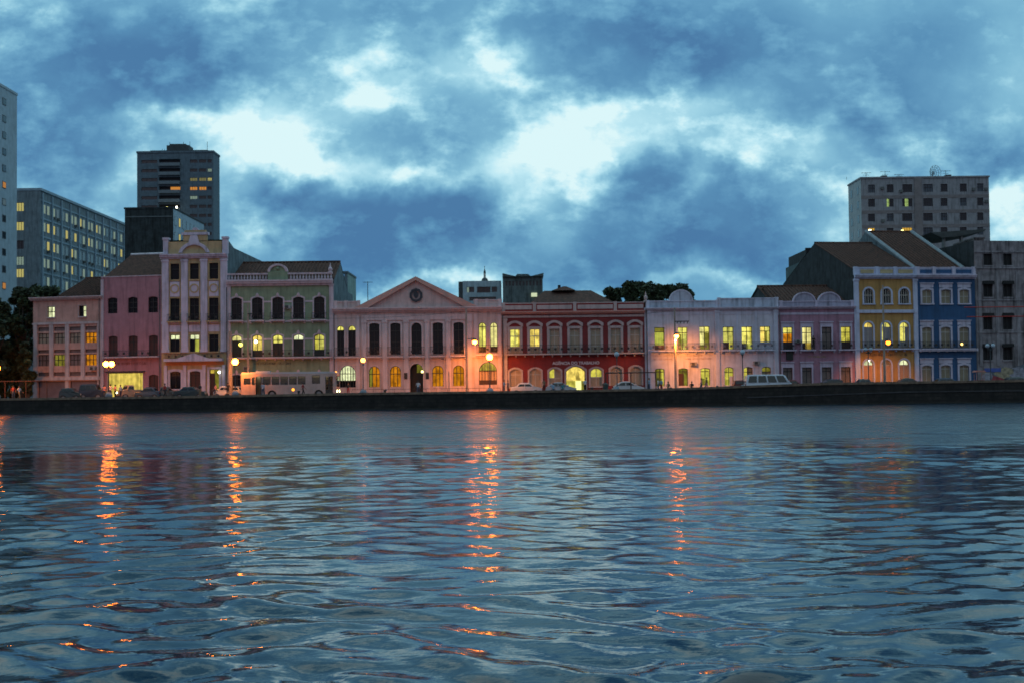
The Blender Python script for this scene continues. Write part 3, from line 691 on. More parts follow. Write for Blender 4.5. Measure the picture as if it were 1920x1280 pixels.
# rusticated joints on the ground floor
j = MB()
for k in range(0):
    z = h.Z(738) + .35 + k * .4
    j.box(.1, h.W - .1, -.012, -.002, z, z + .035)
xa, xb, xm = h.X(668, 577), h.X(893, 577), h.X(780, 520); zb, zt = h.Z(577), h.Z(521)
pd = MB().prism([(xa + .6, zb + .03), (xb - .6, zb + .03), (xm, zt - .25)], -.12, .5).build('pediment', SP, h.root)
t = .55
MB().prism([(xa - .2, zb + .03), (xa + 1.5, zb + .03), (xm, zt - .35), (xm, zt + .12)], -.6, .52).prism([(xm, zt - .35), (xb - 1.5, zb + .03), (xb + .2, zb + .03), (xm, zt + .12)], -.6, .52).build('raking_cornice', mat('salmon_cornice', (.55, .30, .26), .8, .1), pd)
zc = h.Z(554)
MB().ring([(xm + .52 * math.cos(a * math.pi / 10), zc + .55 * math.sin(a * math.pi / 10)) for a in range(21)], [(xm + (.78 + .05 * (a % 2)) * math.cos(a * math.pi / 10), zc + (.82 + .06 * (a % 2)) * math.sin(a * math.pi / 10)) for a in range(21)], -.3, -.121).prism(
   [(xm - .28, zc - .1), (xm - .3, zc + .3), (xm - .12, zc + .42), (xm, zc + .95), (xm + .12, zc + .42), (xm + .3, zc + .3), (xm + .28, zc - .1), (xm, zc - .42)], -.28, -.121).build('crest', mat('dark_bronze', (.03, .035, .05), .5, .2), pd)
MB().add([(xa, .5, zb), (xm, .5, zt), (xm, 20, zt), (xa, 20, zb), (xb, .5, zb), (xb, 20, zb)], [(0, 1, 2, 3), (1, 4, 5, 2), (3, 2, 5)]).build('roof', TILE, h.root)
for x in (761, 801.5): xx = h.X(x, 704); MB().box(xx - .2, xx + .2, -.24, -.165, h.Z(710), h.Z(698)).build('plaque', IRON, h.root)
EH = h

# F: red employment office
h = house(5, 'red_house', 'deep red two storey house with cream arched doors and a lettered front', trim=mat('warm_cream_trim', (.44, .36, .36), .8, .12, .15))
RED = mat('deep_red_paint', (.19, .021, .024), .8, .15, .15)
f7 = [965.7, 1002.6, 1039.8, 1078, 1116.6, 1154.5, 1191]
cu = mat('cream_panelled_shutter', (.33, .27, .20), .7, .12)
sf = [(0, 1, 0, 1, cu)]
h.row(f7, 19, 616, 663, rise=.0, fills=[[(0, .8, .3, 1, LB), (.8, 1, .3, 1, LY), (0, 1, 0, .3, cu)], [(0, 1, .3, 1, LB), (0, 1, 0, .3, cu)], sf, sf, sf, sf, sf], trim=.3, bars=(.72, .3), hood=.35, sill=False, frame=SASHW)
h.row([966.5, 1003.7], 22, 690, 726, rise=.25, fills=[sf], trim=.2, bars=(.7,), door=True, frame=SASHW)
h.op(1040.5, 22, 690, 726, .25, [(0, .45, .5, 1, LY), (.45, 1, .5, 1, cu), (0, 1, 0, .5, cu)], trim=.2, bars=(.5,), frame=SASHW, door=True)
h.op(1079.5, 36, 686, 736, .25, [(0, 1, .45, 1, LB), (.0, .5, 0, .45, LY), (.5, .8, 0, .45, emit('hall_light', (1, .96, .35), 1.25)), (.8, 1, 0, .45, LD)], trim=.2, nx=1, bars=(), door=True, depth=.5)
h.op(1118, 22, 690, 724, .25, [(0, 1, .5, 1, LY), (0, 1, 0, .5, cu)], trim=.2, bars=(.5,), frame=SASHW)
h.row([1155.4, 1192], 22, 688, 723, rise=.25, fills=[sf], trim=.2, bars=(.7,), door=True, frame=SASHW)
h.walls(RED, h.Z(583), 24)
h.band('cornice', 584, 589, proud=.45, ext=.02, m=mat('salmon_cornice', (.5, .3, .26))); h.band('frieze', 591, 595, proud=.1)
h.parapet(569, 583, mat('red_parapet', (.26, .03, .03), .85, .15, .2), panels=((947, 997), (1007, 1072), (1083, 1149), (1159, 1206)), posts=(944, 1002, 1077.5, 1153.5), pm=h.trim)
h.balcony(948, 1208, 646, 662, out=.75, step=.16); h.band('ledge', 662, 664.5, proud=.14)
h.pilaster(947, 8, 596, 736); 
h.pinnacle(1211, 546, 566, .28)
font_mesh('lettering', 'AGÊNCIA DO TRABALHO', .5, mat('white_letters', (.62, .6, .66), .5, 0), h.root, (h.X(1080, 680), -.06, h.Z(682.5)), .03)
# low hipped roof with a small raised lantern
zz = h.Z(568, y=2)
def hip(h, xa, xb, y0, y1, z0, xr0, xr1, yr, zr, name='roof', m=TILE):
    return MB().add([(xa, y0, z0), (xb, y0, z0), (xb, y1, z0), (xa, y1, z0), (xr0, yr, zr), (xr1, yr, zr)], [(0, 1, 5, 4), (1, 2, 5), (2, 3, 4, 5), (3, 0, 4)]).build(name, m, h.root)
hip(h, h.X(985, 568, 3), h.X(1165, 568, 3), 3, 19, zz - .4, h.X(1020, 545, 9), h.X(1108, 545, 9), 9, h.Z(545, y=9))
hip(h, h.X(1034, 545, 8.6), h.X(1078, 545, 8.6), 7.5, 11, h.Z(546, y=9), h.X(1056, 540, 9), h.X(1062, 540, 9), 9, h.Z(537, y=9))
MB().box(h.X(1046, 540, 8.7), h.X(1051, 540, 8.7), 8.5, 9.1, h.Z(544, y=9), h.Z(535, y=9)).build('chimney', STAIN, h.root)

# G: pale lilac house (long)
h = house(6, 'lilac_house', 'long pale lilac house with a half round crest and tall yellow lit windows', trim=mat('bluish_white_trim', (.52, .54, .66), .8, .12, .2))
LIW = mat('lilac_white_paint', (.54, .54, .63), .85, .12, .2)
half = lambda a: [(0, 1, a, 1, LB), (0, 1, 0, a, GLASS)]
h.op(1236.5, 19, 613, 655, 0, [(0, 1, .8, 1, LD), (0, 1, .22, .8, LY), (0, 1, 0, .22, mard)], trim=.16, bars=(.8,), nx=1, sill=False)
h.op(1280, 18, 613, 655, 0, [(0, 1, .7, 1, LB), (.4, 1, 0, .7, LB), (0, .4, 0, .7, LD)], trim=.14, bars=(.75,), sill=False)
h.op(1321, 19, 612, 655, 0, [(0, .55, .2, 1, LB), (.55, 1, .72, 1, LB), (.55, 1, .2, .72, LD), (0, 1, 0, .2, LD)], trim=.14, bars=(.75,), sill=False)
h.row([1365.5, 1400.5], 20, 613, 655, fills=[[(0, 1, .3, 1, LB), (0, .6, 0, .3, mard), (.6, 1, 0, .3, LY)], [(0, .8, .25, 1, LB), (.8, 1, .25, 1, LY), (0, .45, 0, .25, mard), (.45, 1, 0, .25, LY)]], trim=.14, bars=(.78,), sill=False)
h.op(1434.5, 19, 613, 642, 0, [(0, .55, 0, 1, LB), (.55, .75, 0, .7, LD), (.75, 1, 0, 1, LB), (.55, .75, .7, 1, LB)], trim=.14, bars=(.7,))
h.row([1237, 1281, 1322.5], 18, 689, 722, rise=.12, fills=[[(0, .7, 0, 1, LD), (.7, 1, 0, 1, LY)], [(0, .6, 0, .7, mard), (.6, 1, 0, .7, LD), (0, 1, .7, 1, LD)], [(.45, 1, 0, 1, LY), (0, .45, .4, 1, LY), (0, .45, 0, .4, LD)]], trim=.1, bars=(.8,), sill=False)
h.row([1367, 1403, 1437], 17, 688, 722, rise=.15, fills=[[(0, .6, 0, 1, LY), (.6, 1, .5, 1, LY), (.6, 1, 0, .5, LIW)], [(0, .4, 0, 1, LY), (.4, 1, 0, 1, SHUT)], [(0, 1, .72, 1, LD), (0, 1, 0, .72, SHUT)]], trim=.16, bars=(.72,), sill=False)
h.walls(LIW, h.Z(577), 20, side=BLUEWALL)
h.band('cornice', 577, 582, proud=.4, ext=.02); h.band('frieze', 585, 590, proud=.05)
h.parapet(565, 577, mat('bluish_parapet', (.42, .47, .58), .85, .15, .3), px0=1212, px1=1345, posts=(1214, 1345)); h.parapet(561, 576, mat('bluish_parapet', (.4, .45, .56)), px0=1346, px1=1459, posts=(1348, 1456))
xc = h.X(1277, 560); rr = h.X(1297, 560) - xc
MB().prism([(xc + rr * math.cos(math.pi * k / 16), h.Z(564) + rr * .95 * math.sin(math.pi * k / 16)) for k in range(17)], -.04, .3).build('crest', mat('bluish_parapet', (.4, .45, .56)), h.root)
MB().ring([(xc - rr * math.cos(math.pi * k / 16), h.Z(564) + rr * .95 * math.sin(math.pi * k / 16)) for k in range(17)], [(xc - rr * 1.12 * math.cos(math.pi * k / 16), h.Z(564) + rr * 1.07 * math.sin(math.pi * k / 16)) for k in range(17)], -.1, .35).build('crest_rim', h.trim, h.root)
for x, w in ((1216, 7), (1345, 8), (1455, 8)): h.pilaster(x, w, 582, 728)
for x in (1382, 1417): h.pilaster(x, 4, 590, 655, cap=False, proud=.06)
h.balcony(1218, 1340, 643, 656, out=.6, rail=mat('grey_iron', (.12, .13, .16), .5)); h.balcony(1350, 1452, 642, 656, out=.6, rail=mat('grey_iron', (.1, .1, .1)))
gp = mat('faded_letter_paint', (.34, .27, .32), .8)
h.lettering(1228, 1262, 666.5, 3, gp, 11); h.lettering(1285, 1316, 666, 3, gp, 12); h.lettering(1224, 1260, 673, 2.6, gp, 13); h.lettering(1284, 1334, 672, 2.6, gp, 14)
h.gable(560, 541, 7, x0=h.X(1440, 550, 5), x1=h.W, y0=3, side=STAIN)
GH = h

# H: mauve house
h = house(7, 'mauve_house', 'mauve pink house with two curling lobes on its parapet', trim=mat('mauve_trim', (.47, .42, .54), .8, .12, .2))
MAU = mat('mauve_paint', (.33, .18, .25), .85, .15, .2); h4 = [1477, 1513, 1550, 1586]
lowd = mat('weathered_olive_shutter', (.17, .14, .13), .8, .25)
h.row(h4, 18, 613, 655, fills=[[(0, 1, .72, 1, LB), (0, 1, .35, .72, LO), (0, 1, 0, .35, mard)], [(0, 1, .3, 1, LB), (0, .4, 0, .3, mard), (.4, 1, 0, .3, LY)], lowd, [(0, 1, .35, 1, LY), (0, 1, 0, .35, mard)]], trim=.2, bars=(.75,), panel=.35, sill=False)
h.row(h4, 18, 688, 724, fills=[lowd], trim=.2, bars=(.8,), panel=.4, door=True)
h.walls(MAU, h.Z(577), 22, side=STAIN)
h.band('cornice', 575, 580, proud=.4, ext=.02); h.band('frieze', 586, 590, proud=.06)
PAR = mat('mauve_parapet', (.33, .32, .42), .85, .15, .25); h.parapet(566, 575, PAR, px0=1461, px1=1601, posts=(1464, 1531, 1598))
for x in (1508, 1555):
    xc = h.X(x, 560); rr = h.X(x + 20, 560) - xc; z = h.Z(567)
    MB().prism([(xc + rr * math.cos(math.pi * k / 16), z + rr * .85 * math.sin(math.pi * k / 16)) for k in range(17)], .02, .28).build('lobe', PAR, h.root)
    MB().ring([(xc - rr * math.cos(math.pi * k / 16), z + rr * .85 * math.sin(math.pi * k / 16)) for k in range(17)], [(xc - rr * 1.1 * math.cos(math.pi * k / 16), z + rr * .96 * math.sin(math.pi * k / 16)) for k in range(17)], -.08, .32).build('lobe_rim', h.trim, h.root)
for x in h4: h.balcony(x - 15, x + 15, 641, 655, out=.55)
h.lettering(1515, 1547, 668, 3.5, mat('ochre_letter_paint', (.30, .24, .12)), 21)
MB().box(h.X(1474, 660), h.X(1486, 660), -.25, -.005, h.Z(674), h.Z(652)).build('signboard', mat('dark_sign', (.015, .02, .02)), h.root)
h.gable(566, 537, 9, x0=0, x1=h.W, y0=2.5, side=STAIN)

# I: yellow house, J: blue house
BW = mat('blue_white_trim', (.48, .52, .68), .8, .1, .2)
h = house(8, 'yellow_house', 'ochre yellow house with white round arched windows in three rows', trim=BW)
OCH = mat('deep_yellow_paint', (.42, .245, .08), .85, .12, .2); i3 = [1628.6, 1662, 1695.5]
sw = mat('grey_panelled_shutter', (.27, .26, .28), .7, .1)
h.row(i3, 17, 541, 569, rise=.5, fills=[GLASS], trim=.22, bars=(.55,), nx=4, frame=SASHW)
h.row(i3, 17, 604, 652, rise=.5, fills=[[(0, 1, .8, 1, LB), (0, 1, 0, .8, sw)], [(0, 1, .8, 1, LB), (0, .25, .3, .8, LB), (.25, 1, 0, .8, sw), (0, .25, 0, .3, sw)], [(0, .65, .25, 1, LB), (.65, 1, .8, 1, LB), (.65, 1, 0, .8, sw), (0, .65, 0, .25, sw)]], trim=.2, bars=(.8,), sill=False, frame=SASHW)
sg = mat('tan_panelled_door', (.42, .26, .16), .7, .1)
h.row(i3, 18, 674, 720, rise=.5, fills=[[(0, 1, .78, 1, LW), (0, 1, 0, .78, sg)], [(0, 1, .78, 1, SHUT), (0, 1, 0, .78, sg)]], trim=.2, bars=(.78,), door=True, frame=SASHW)
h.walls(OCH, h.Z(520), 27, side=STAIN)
h.band('cornice', 516, 523, proud=.45, ext=.05); h.parapet(503, 516, BW, panels=((1613, 1638), (1650, 1674), (1684, 1711)), pm=mat('ochre_panel', (.42, .33, .18)), posts=(1604, 1644, 1679, 1716))
h.band('string_course', 581, 587, proud=.22); h.pilaster(1606.5, 9, 523, 718); h.pilaster(1717, 8, 523, 718)
h.balcony(1613, 1712, 640, 653, out=.6); h.band('ledge', 653, 656, proud=.2)
h.lettering(1630, 1700, 664.5, 4.5, mat('dark_letter_paint', (.05, .04, .03)), 31)
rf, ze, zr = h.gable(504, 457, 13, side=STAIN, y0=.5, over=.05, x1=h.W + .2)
IH = h
h = house(9, 'blue_house', 'bright blue house with white panelled window frames and shuttered windows', trim=mat('blue_house_trim', (.50, .47, .58), .8, .1, .2))
BLU = mat('cobalt_paint', (.022, .08, .19), .8, .12, .2); j3 = [1738, 1773.5, 1808]
os_ = mat('khaki_panelled_shutter', (.27, .23, .16), .75, .12)
h.row(j3, 18, 543, 569, rise=.12, fills=[os_], trim=.24, bars=(.5,), panel=.5, frame=SASHW)
h.row(j3, 18, 613, 652, rise=.12, fills=[os_], trim=.24, bars=(.75,), panel=.5, sill=False, frame=SASHW)
h.row(j3, 18, 684, 718, rise=.12, fills=[os_], trim=.24, bars=(.8,), panel=.55, door=True, frame=SASHW)
h.walls(BLU, h.Z(520), 27, side=BLUEWALL)
h.band('cornice', 516, 523, proud=.45, ext=.05); h.parapet(503, 516, BW, panels=((1724, 1747), (1755, 1784), (1792, 1821)), pm=BLU, posts=(1721, 1751, 1788, 1826))
h.balcony(1723, 1825, 640, 653, out=.6); h.band('ledge', 653, 658, proud=.5)
rf, ze, zr = h.gable(504, 436, 15, side=BLUEWALL, y0=.5, over=.02, x1=h.X(1806, 500, .5))
for xx in (0.02, h.X(1806, 500, .5)):       # white verges along the gable
    MB().tube((xx, .5, ze + .06), (xx, 15, zr + .06), .26, n=6).build('verge', mat('pale_verge', (.20, .24, .27)), h.root)

# K: bare grey building at the end
h = house(10, 'grey_building', 'bare grey concrete building with empty dark windows and graffiti below', trim=mat('grey_render', (.27, .25, .27), .9, .25, .4), group='old houses along the quay')
k4 = [1852, 1889, 1930, 1968]; GRY = mat('dirty_grey_concrete', (.25, .225, .24), .9, .3, .5); VOID = mat('dark_unlit_room', (.008, .008, .01), .8, 0)
h.row(k4, 17, 476, 498, fills=[VOID], trim=.05, nx=2, bars=()); h.row(k4, 18, 528, 557, fills=[VOID], trim=.05, bars=(.8,)); h.row(k4, 18, 588, 618, fills=[VOID], trim=.05, bars=(.8,)); h.row(k4, 18, 645, 674, fills=[VOID], trim=.05, bars=(.8,), nx=2)
h.walls(GRY, h.Z(452), 24, side=STAIN)
for yy in (472, 502, 562, 622): h.band('ledge', yy - 1, yy + 2, proud=.12)
for yt, ks in ((527, k4), (587, k4), (644, k4)):
    for x in ks: MB().prism([(h.X(x - 11, yt), h.Z(yt + 6)), (h.X(x - 10, yt), h.Z(yt)), (h.X(x + 10, yt), h.Z(yt)), (h.X(x + 11, yt), h.Z(yt + 6))], -.3, -.06).build('awning', VOID, h.root)
for x in (1838, 1870, 1909): h.pilaster(x, 6, 510, 685, cap=False, proud=.08)
rng = random.Random(4)
for i in range(16):
    cc = rng.choice([(.04, .06, .25), (.3, .3, .36), (.28, .05, .06), (.12, .16, .2), (.35, .3, .2)])
    x = h.X(1846 + rng.random() * 90, 700); z = h.Z(690 + rng.random() * 16, 1880); w = .4 + rng.random() * 1.3; hh = .3 + rng.random() * .7
    MB().prism([(x + w * (1 + .3 * rng.random()) * math.cos(a * math.pi / 4), z + hh * (.7 + .5 * rng.random()) * math.sin(a * math.pi / 4)) for a in range(8)], -.012 - .003 * i, -.001).build('graffiti_patch', mat('graffiti_%d' % (i % 5), cc, .8, .4, scale=3), h.root)
MB().box(h.X(1845, 690), h.X(1876, 690), -.09, -.07, h.Z(696), h.Z(689)).build('banner', mat('blue_banner', (.06, .10, .35), .7, .3), h.root)
KH = h

# drainpipes and wall air conditioners on the old fronts
for i, (px, py0, n_) in enumerate(((188.5, 560, 0), (301, 525, 1), (426.5, 540, 2), (627, 590, 3), (943, 592, 5), (1212.5, 582, 6), (1461.5, 585, 7), (1829, 525, 9))):
    hh = [o for o in bpy.data.objects if o.name in ('office_house','pink_house','baroque_house','green_house','pediment_building','red_house','lilac_house','mauve_house','yellow_house','blue_house')]
    nm = ['office_house','pink_house','baroque_house','green_house','pediment_building','red_house','lilac_house','mauve_house','yellow_house','blue_house'][n_ if n_ != 3 else 4]
    ro = bpy.data.objects[nm]; A = CH[n_ if n_ != 3 else 4]; B = CH[(n_ if n_ != 3 else 4) + 1]; u = Vector((B[0]-A[0], B[1]-A[1])).normalized()
    d = ray(px, 640); t_ = (A[0] * -u.y + u.x * A[1]) / (d.x * -u.y + u.x * d.y); x = (Vector((d.x * t_, d.y * t_)) - Vector(A)).dot(u)
    d = ray(px, py0); z = CAMH + d.z / d.y * A[1] - GZ
    MB().tube((x, -.30, .1), (x, -.30, z), .06, n=8).build('drainpipe', mat('old_drainpipe', (.10, .095, .10), .7, .4), ro)
for nm, px, py, i in (('green_house', 463, 690, 3), ('green_house', 540, 576, 3), ('lilac_house', 1300, 682, 6), ('lilac_house', 1418, 680, 6), ('mauve_house', 1496, 640, 7), ('office_house', 176, 690, 0)):
    ro = bpy.data.objects[nm]; A = CH[i]; B = CH[i+1]; u = Vector((B[0]-A[0], B[1]-A[1])).normalized()
    d = ray(px, py); t_ = (A[0] * -u.y + u.x * A[1]) / (d.x * -u.y + u.x * d.y); x = (Vector((d.x * t_, d.y * t_)) - Vector(A)).dot(u); z = CAMH + d.z * t_ - GZ
    ac = MB().box(x - .38, x + .38, -.42, -.005, z - .22, z + .22).build('air_conditioner', mat('dusty_white_appliance', (.30, .30, .31), .6, .3), ro)
    MB().box(x - .3, x + .1, -.44, -.421, z - .17, z + .17).build('grille', mat('dark_grille', (.05, .05, .05)), ac)

# ---------------------------------------------------------------- ground, street, quay
gm = mat('ground_soil', (.05, .048, .045), .95, .3)
structure(MB().add([(-2500, QY + 1.6, GZ), (2500, QY + 1.6, GZ), (2500, 4000, GZ), (-2500, 4000, GZ)], [(0, 1, 2, 3)]).build('ground', gm))
structure(MB().add([(-300, QY + 4.6, GZ + .004), (300, QY + 4.6, GZ + .004), (300, QY + 10.2, GZ + .004), (-300, QY + 10.2, GZ + .004)], [(0, 1, 2, 3)]).build('road', mat('asphalt', (.045, .045, .048), .85, .25, bump=.3, scale=4)))
structure(MB().box(-300, 300, QY + .85, QY + 4.4, GZ - .6, GZ + .14).box(-300, 300, QY + 4.4, QY + 4.6, GZ - .6, GZ + .125).build('pavement', mat('promenade_slabs', (.16, .14, .13), .85, .25, scale=3)))
structure(MB().box(-300, at(PXS[-1], 158), QY + 10.2, QY + 12.4, GZ - .5, GZ + .12).build('sidewalk', mat('far_sidewalk', (.14, .13, .125), .85, .25, scale=3)))
mk = MB(); 
for i in range(60):
    x = -150 + i * 5; mk.add([(x, QY + 7.35, GZ + .008), (x + 2, QY + 7.35, GZ + .008), (x + 2, QY + 7.47, GZ + .008), (x, QY + 7.47, GZ + .008)], [(0, 1, 2, 3)])
structure(mk.build('road_marking', mat('worn_road_paint', (.4, .38, .3), .8, .4)))
# quay wall: a stone wall whose top rises towards the far end of the bridge ramp
prof = [(-250, 1.83), (at(0, QY), 1.83), (at(320, QY), 1.84), (at(640, QY), 1.98), (at(960, QY), 2.00), (at(1240, QY), 2.07), (at(1540, QY), 2.50), (at(1760, QY), 2.56), (at(1920, QY), 2.60), (250, 2.62)]
SW = mat('wet_dark_quay_stone', (.021, .018, .016), .85, .5, .25, bump=.8, scale=1.2)
def add_joints(m, scale):
    t = m.node_tree; b = t.nodes['Principled BSDF']; src = b.inputs['Base Color'].links[0].from_socket
    g = t.nodes.new('ShaderNodeNewGeometry'); sx = t.nodes.new('ShaderNodeSeparateXYZ'); t.links.new(g.outputs['Position'], sx.inputs[0])
    c = t.nodes.new('ShaderNodeCombineXYZ'); t.links.new(sx.outputs[0], c.inputs[0]); t.links.new(sx.outputs[2], c.inputs[1])
    br = t.nodes.new('ShaderNodeTexBrick'); br.inputs['Scale'].default_value = scale; br.inputs['Color1'].default_value = (1.25, 1.2, 1.15, 1); br.inputs['Color2'].default_value = (.6, .6, .62, 1)
    br.inputs['Mortar'].default_value = (.3, .3, .3, 1); br.inputs['Mortar Size'].default_value = .03; br.inputs['Brick Width'].default_value = .9; br.inputs['Row Height'].default_value = .4
    t.links.new(c.outputs[0], br.inputs['Vector'])
    mx_ = t.nodes.new('ShaderNodeMixRGB'); mx_.blend_type = 'MULTIPLY'; mx_.inputs[0].default_value = 1; t.links.new(src, mx_.inputs[1]); t.links.new(br.outputs[0], mx_.inputs[2]); t.links.new(mx_.outputs[0], b.inputs['Base Color'])
add_joints(SW, 1.0)
qw = thing('quay_wall', 'long dark stone quay wall rising straight out of the river', 'wall', (0, QY, 0))
b = MB()
for i in range(len(prof) - 1):
    (xa, za), (xb, zb) = prof[i], prof[i+1]
    b.add([(xa, 0, -1), (xb, 0, -1), (xb, 0, zb - .25), (xa, 0, za - .25), (xa, .5, za - .25), (xb, .5, zb - .25), (xb, .9, -1), (xa, .9, -1)], [(0, 1, 2, 3), (3, 2, 5, 4), (4, 5, 6, 7)])
b.build('wall', SW, qw)
b = MB(); n = len(prof)
for y in (-.1, .58):
    pass
vs = [(x, y, z + dz) for (x, z) in prof for (y, dz) in ((-.1, -.26), (-.1, 0), (.58, 0), (.58, -.26))]
fs = [(4*i + k, 4*(i+1) + k, 4*(i+1) + (k+1) % 4, 4*i + (k+1) % 4) for i in range(n-1) for k in range(4)]
MB().add(vs, fs).build('coping', mat('worn_coping_stone', (.20, .14, .10), .85, .35, .2, bump=.4, scale=2), qw)
xs0, xs1 = at(1540, QY), 250
MB().add([(at(1400, QY), -.05, 1.0), (at(1700, QY), -.06, 1.42), (xs1, -.06, 1.42), (xs1, -.06, 1.30), (at(1700, QY), -.06, 1.30), (at(1400, QY), -.05, .88), (at(1400, QY), .01, 1.0), (at(1700, QY), .01, 1.42), (xs1, .01, 1.42)], [(0, 5, 4, 1), (1, 4, 3, 2), (0, 1, 7, 6), (1, 2, 8, 7)]).build('ledge', mat('ledge_stone', (.05, .05, .055), .8, .3), qw)
# stone blocks joints and low wet step at the waterline
b = MB(); b.box(-250, 250, -.35, .0, -1, .16)
b.build('footing', mat('algae_footing', (.012, .016, .012), .6, .4), qw)

# ---------------------------------------------------------------- buildings behind
class Tower:
    """a block behind the front row: front plane at depth D (straight across), front picture extent px0..px1"""
    def __init__(s, name, label, D, px0, px1, ytop, group='office and apartment blocks behind the old houses', wdepth=20, m=None, side=None):
        s.D = D; q = lambda px: (lambda d: d.x / d.y * D)(ray(px, ytop + 50)); x0, x1 = q(px0), q(px1); s.h = House(name, label, 'building', (x0, D), (x1, D), px0, px1, group=group); s.h.trim = TRIM
        s.H = s.h.Z(ytop); s.W = s.h.W; s.wd = wdepth; s.m = m; s.side = side
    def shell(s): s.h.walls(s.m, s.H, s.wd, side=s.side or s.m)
def side_pane(root, x, y0, y1, z0, z1, m, face, name='window', fm=None):
    """a window in a side wall at local x; face +1 looks to +x"""
    fx = x + face * .03
    w = MB().box(min(x, x + face * .05), max(x, x + face * .05), y0 - .12, y1 + .12, z0 - .12, z1 + .12).build(name, fm or mat('grey_window_frame', (.22, .25, .28), .7, .1), root)
    q = x + face * .06
    MB().add([(q, y0, z0), (q, y1, z0), (q, y1, z1), (q, y0, z1)], [(0, 1, 2, 3)]).build('pane', m, w)
    return w
DG = mat('blue_grey_glass', (.02, .03, .04), .12, 0); TR1 = emit('warm_white_office', (.85, .76, .25), .52); TR2 = emit('pale_office', (.45, .62, .50), .40); TR3 = emit('amber_flat', (.9, .36, .07), .62)
# far edge slab tower: only its receding side wall is in the frame
TWM = mat('white_tower_panel', (.30, .39, .46), .7, .12, .15)
x1 = at(31, 207)
t = thing('slab_tower', 'tall pale slab tower with one column of tiny windows, cut by the frame edge', 'building', (x1, 158, GZ), 0, 'office and apartment blocks behind the old houses')
zt = House.Z
dd = ray(31, 180); ztop = CAMH + dd.z / dd.y * 207 - GZ
MB().box(-14, 0, 0, 49, 0, ztop).build('wall', TWM, t)
MB().box(-14.1, .1, -.1, 49.1, ztop, ztop + .4).build('parapet', TWM, t)
yw = x1 / (ray(7, 400).x / ray(7, 400).y) - 158
for i, py in enumerate((191, 223, 254, 285, 316, 347, 379, 410, 441, 473, 505, 536)):
    d = ray(7, py); z = CAMH + d.z / d.y * (yw + 158) - GZ
    side_pane(t, 0, yw - .5, yw + .7, z - .45, z + .45, emit('small_amber_window', (.8, .35, .1), .5) if i in (5, 11) else DG, 1, fm=mat('dark_recess_frame', (.06, .07, .08)))

# long office block with lit windows
D2 = 250; OF = mat('grey_office_concrete', (.15, .20, .23), .8, .2, .3); OFS = mat('pale_blue_grey_fin', (.22, .31, .38), .7, .12, .1)
T = Tower('office_block', 'long grey office block with many yellow lit windows along its receding side', D2, 20, 75, 358, wdepth=61, m=OF)
r0 = T.h.X(40, 450); 
for k, (py, mm) in enumerate(((388, TR1), (424, TR1), (459, DG), (489, TR2), (512, TR1))):
    T.h.op(37, 15, py - 8, py + 8, 0, mm, trim=0, nx=3, bars=(), sill=False)
T.shell()
rng = random.Random(8); zs = [T.H - 3.4 - 3.55 * k for k in range(7)]
# side face: recess windows row by row, vertical fins between bays
for k in range(12):
    yy = 1 + k * 5.3; MB().box(T.W, T.W + .28, yy - .25, yy + .25, 4, T.H - .3).build('fin', OFS, T.h.root)
for r_, z in enumerate(zs):
    MB().box(T.W + .002, T.W + .12, .4, 60, z + 1.45, z + 1.75).build('ledge', OFS, T.h.root)
    for k in range(12):
        yy = 1 + k * 5.3
        for q, off in enumerate((1.1, 3.3)):
            if yy + off + 1.2 > 60: continue
            v = rng.random(); mm = TR1 if v < (.20 if 0 < r_ < 6 else .07) else TR2 if v < .46 else DG
            side_pane(T.h.root, T.W, yy + off - .6, yy + off + .65, z - .85, z + .85, mm, 1)
            if rng.random() < .28: MB().box(T.W + .07, T.W + .6, yy + off - .4, yy + off + .35, z - 1.35, z - .87).build('air_conditioner', mat('dusty_appliance', (.12, .13, .13)), T.h.root)
MB().box(-.1, T.W + .3, -.1, 61.1, T.H, T.H + .5).build('parapet', OFS, T.h.root)

# tall apartment tower
T = Tower('apartment_tower', 'tall brownish apartment tower with balconies and a dark rooftop plant room', 400, 257, 400, 287, wdepth=8.6, m=mat('brown_grey_render', (.10, .15, .19), .8, .2, .2))
h = T.h; rows = [303 + 17.0 * k for k in range(11)]
for k, py in enumerate(rows):
    mmm = [DG] * 4
    for i, (cx, w) in enumerate(((280, 30), (363, 14), (380, 14), (393, 8))):
        f = DG
        if k == 2 and i == 1: f = emit('flat_dull', (.3, .28, .12), .5)
        if k == 1 and i == 3: f = TR2
        if k == 2 and i in (2,): f = emit('flat_dull', (.3, .28, .12), .5)
        if k == 2 and i == 3: f = TR1
        if k == 3 and i in (1, 2): f = TR3
        if k == 4 and i == 1: f = TR2
        h.op(cx, w, py - 3, py + 3, 0, f, trim=0, nx=3, bars=(), sill=False)
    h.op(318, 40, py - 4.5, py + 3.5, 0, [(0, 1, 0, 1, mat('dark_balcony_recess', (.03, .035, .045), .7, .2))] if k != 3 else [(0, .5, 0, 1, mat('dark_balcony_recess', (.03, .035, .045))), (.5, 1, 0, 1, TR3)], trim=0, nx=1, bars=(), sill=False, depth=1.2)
T.shell()
for py in rows:
    MB().box(h.X(298, py), h.X(338, py), -.9, -.01, h.Z(py + 9), h.Z(py + 3)).build('balcony', mat('pale_balcony_slab', (.14, .18, .21), .7, .15), h.root)
MB().box(-.2, T.W + .2, -.2, 8.8, T.H, T.H + .6).build('parapet', T.m, h.root)
MB().box(h.X(280, 280), h.X(388, 280), 1, 7.8, T.H + .6, h.Z(281)).box(h.X(310, 275), h.X(352, 275), 1.5, 7, h.Z(281), h.Z(271)).box(h.X(315, 275), h.X(345, 275), 2, 6.5, h.Z(271), h.Z(268)).build('plant_room', mat('dark_plant_room', (.05, .065, .07), .8, .2), h.root)
